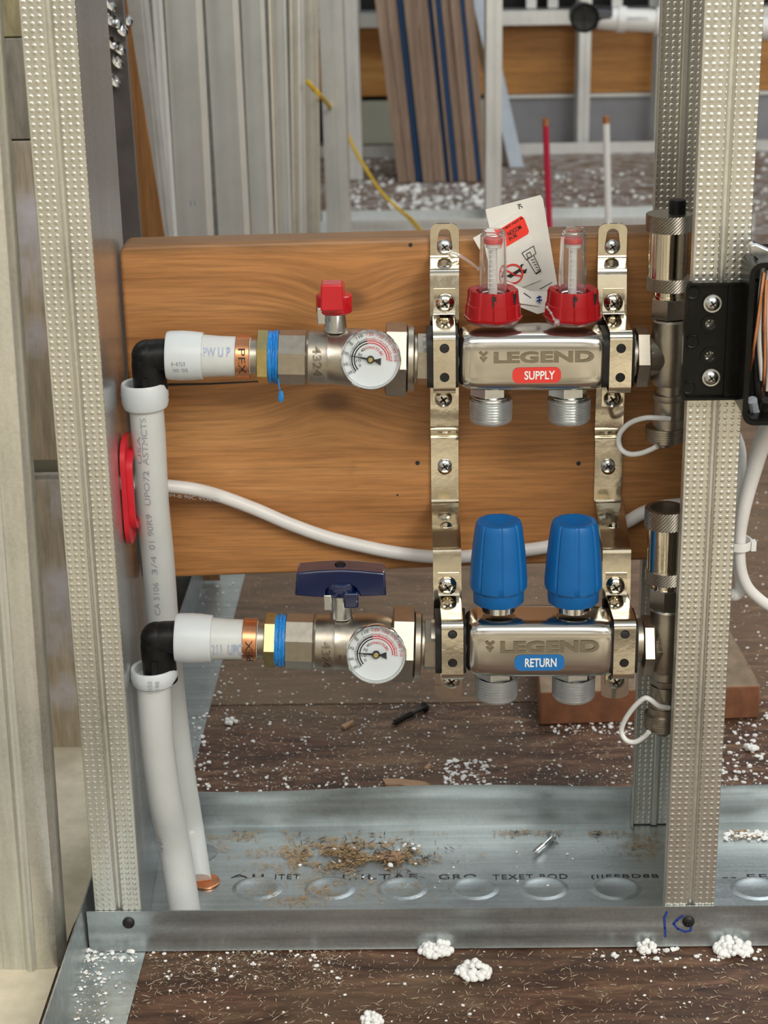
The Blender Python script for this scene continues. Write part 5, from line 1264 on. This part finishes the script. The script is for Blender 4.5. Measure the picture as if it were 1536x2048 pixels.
# ------------------------------------------------------------------ FOAM AND SAWDUST
random.seed(11)
def clump(px, py, wpx, hpx, label, n=70):
    g = G(px, py); k = pxm(g); t = MB(); w2 = wpx / k / 2; h2 = hpx / k / 2
    for i in range(n):
        a = random.random() * 2 * PI; r = random.random() ** .5; zz = random.random()
        R = random.uniform(.0013, .0024) * (1.1 if wpx > 60 else .9)
        x = w2 * .86 * r * math.cos(a); y = w2 * .62 * r * math.sin(a); z = R * .9 + zz * (1 - r * r * .8) * h2 * 1.1
        t.ico(g + Vector((x, y, z)), R, 2, (1, 1, 1), .08)
    return tag(t.build('foam_clump', 'foam', at=g), label, 'foam clump', 'white foam clumps on the floor')
clump(872, 1906, 74, 34, 'white foam crumb clump against the track left of centre')
clump(947, 1952, 76, 44, 'white foam crumb clump on the dark floor below the centre')
clump(1292, 1903, 44, 34, 'small white foam crumb clump against the track left of the blue scribble', 40)
clump(1466, 1905, 84, 50, 'largest white foam crumb clump at the lower right against the track', 90)
clump(744, 2048, 44, 40, 'white foam crumb clump cut by the bottom edge', 50)
clump(1500, 1502, 34, 16, 'flat white foam crumb on the floor behind the track at the right edge', 20)
clump(461, 1448, 26, 14, 'white foam crumb on the floor right of the riser pipes', 14)
clump(1062, 1955, 10, 8, 'tiny foam crumb pair right of the centre clump', 6) if False else None
def scatter(name, label, mat, zones, cat, z0=.0008, kind='bead'):
    mb = MB(); mb.sm = True; cnt = 0
    for (x0, y0, x1, y1, n, s0, s1, z) in zones:
        heap = z >= .003
        for i in range(n):
            if heap: px = random.gauss((x0 + x1) / 2, (x1 - x0) / 3.6); py = random.gauss((y0 + y1) / 2, (y1 - y0) / 3.8); py = min(1814, max(1664, py)); px = px if px < 1326 or px > 1436 else 1300
            else: px = random.uniform(x0, x1); py = random.uniform(y0, y1)
            if z > .004: z_ = .003 + (z - .003) * math.exp(-((px - (x0 + x1) / 2) / (x1 - x0) * 2.4) ** 2 - ((py - (y0 + y1) / 2) / (y1 - y0) * 2.4) ** 2) * random.random() * 2
            else: z_ = z
            g = G(px, py, z_)
            if heap and (noise.noise(Vector((g.x * 55, g.y * 90, 1))) < -.12): continue
            s = s0 + (s1 - s0) * random.random() ** 2.6
            if kind == 'bead': mb.ico(g + Vector((0, 0, s * .55)), s, 1, (1, random.uniform(.6, 1), random.uniform(.5, .8)), .5)
            else:
                a = random.random() * PI; L = s * random.uniform(1.5, 5); d = Vector((math.cos(a), math.sin(a), random.uniform(-.05, .25))).normalized(); q = Vector((-d.y, d.x, 0)) * s * .22
                p = g + Vector((0, 0, s * .4 + .0002)); mb.prism([p - d * L / 2, p + q, p + d * L / 2, p - q], (0, 0, s * .18))
            cnt += 1
    o = mb.build(name, mat); tag(o, label, cat, kind='stuff'); return o
m_ = .001
scatter('foam_beads', 'loose white foam beads scattered over the dark floor', 'foam', [
    (290, 1904, 1536, 2048, 170, .2 * m_, 1.4 * m_, 0), (300, 1902, 700, 1960, 110, .3 * m_, 1.8 * m_, 0), (1180, 1900, 1536, 1925, 50, .6 * m_, 2.4 * m_, 0),
    (430, 1420, 1280, 1592, 700, .2 * m_, 1.3 * m_, 0), (560, 1530, 1280, 1592, 230, .3 * m_, 1.8 * m_, 0), (890, 1520, 990, 1590, 120, .9 * m_, 2.6 * m_, 0),
    (1440, 1420, 1536, 1592, 200, .4 * m_, 2.2 * m_, 0), (430, 1330, 1080, 1420, 300, .3 * m_, 1.4 * m_, 0), (1100, 1436, 1290, 1470, 130, .4 * m_, 2 * m_, 0),
    (500, 1160, 1100, 1330, 160, .3 * m_, 1.3 * m_, 0), (1450, 880, 1536, 1420, 160, .4 * m_, 1.6 * m_, 0), (440, 1420, 620, 1592, 120, .3 * m_, 1.9 * m_, 0)], 'foam beads')
scatter('foam_beads', 'loose white foam beads on the left side track', 'foam', [
    (160, 1900, 275, 1925, 90, .3 * m_, 2.2 * m_, .0015), (150, 1900, 215, 2048, 110, .3 * m_, 1.7 * m_, .0015), (130, 1925, 250, 2048, 80, .2 * m_, 1.3 * m_, .0015), (385, 1420, 420, 1580, 60, .5 * m_, 2.2 * m_, .0015), (400, 1160, 480, 1420, 90, .4 * m_, 1.6 * m_, .0015)], 'foam beads')
scatter('foam_beads', 'white foam beads lying in the floor track', 'foam', [
    (630, 1690, 830, 1740, 75, .4 * m_, 2.3 * m_, .005), (765, 1680, 850, 1718, 16, 1.0 * m_, 2.8 * m_, .006), (400, 1670, 1280, 1810, 60, .3 * m_, 1.2 * m_, .003), (1450, 1662, 1536, 1682, 60, .8 * m_, 2.8 * m_, .0029)], 'foam beads')
scatter('sawdust', 'sawdust and pale fibres strewn over the dark floor', 'fibre', [
    (290, 1902, 1536, 2048, 1300, .5 * m_, 1.5 * m_, 0), (430, 1410, 1290, 1592, 1700, .5 * m_, 1.5 * m_, 0), (470, 1155, 1100, 1410, 1800, .4 * m_, 1.3 * m_, 0),
    (1440, 860, 1536, 1592, 500, .5 * m_, 1.4 * m_, 0), (300, 1900, 700, 1980, 700, .4 * m_, 1.2 * m_, 0), (150, 1900, 280, 2040, 260, .4 * m_, 1.3 * m_, .0015)], 'sawdust', kind='chip')
scatter('sawdust', 'brown sawdust heaped and trailed in the floor track', 'sawdust', [
    (540, 1690, 860, 1745, 1900, .4 * m_, 1.5 * m_, .003), (600, 1680, 830, 1735, 2600, .4 * m_, 1.6 * m_, .005), (500, 1690, 700, 1740, 900, .3 * m_, 1.1 * m_, .003), (590, 1740, 720, 1812, 650, .3 * m_, 1.1 * m_, .003), (530, 1780, 640, 1814, 500, .3 * m_, 1.0 * m_, .003),
    (400, 1662, 600, 1685, 300, .4 * m_, 1.4 * m_, .003), (425, 1690, 460, 1730, 220, .3 * m_, 1.0 * m_, .003), (900, 1660, 1325, 1674, 420, .4 * m_, 1.4 * m_, .003), (1230, 1665, 1330, 1720, 320, .4 * m_, 1.4 * m_, .003),
    (1440, 1655, 1536, 1680, 240, .5 * m_, 1.8 * m_, .003), (650, 1745, 900, 1812, 260, .3 * m_, 1.2 * m_, .003), (470, 1735, 560, 1790, 200, .3 * m_, .9 * m_, .003)], 'sawdust', kind='chip')
scatter('grit', 'black grit mixed in the sawdust heap in the track', 'grit', [(620, 1680, 850, 1740, 900, .4 * m_, 1.9 * m_, .006), (740, 1680, 880, 1750, 60, .4 * m_, 1.4 * m_, .003), (1020, 1655, 1040, 1672, 20, .4 * m_, 1.6 * m_, .003), (1185, 1648, 1200, 1680, 20, .4 * m_, 1.6 * m_, .003), (420, 1650, 500, 1680, 40, .4 * m_, 1.2 * m_, .003)], 'grit', kind='chip')
scatter('foam_dust', 'white foam dust drifts on the floor of the next room', 'foam', [(690, 320, 790, 440, 160, 1 * m_, 7 * m_, 0), (780, 372, 980, 432, 260, 1 * m_, 9 * m_, 0), (1005, 340, 1310, 432, 200, 1 * m_, 6 * m_, 0), (1500, 200, 1536, 450, 60, 1 * m_, 7 * m_, 0)], 'foam dust')
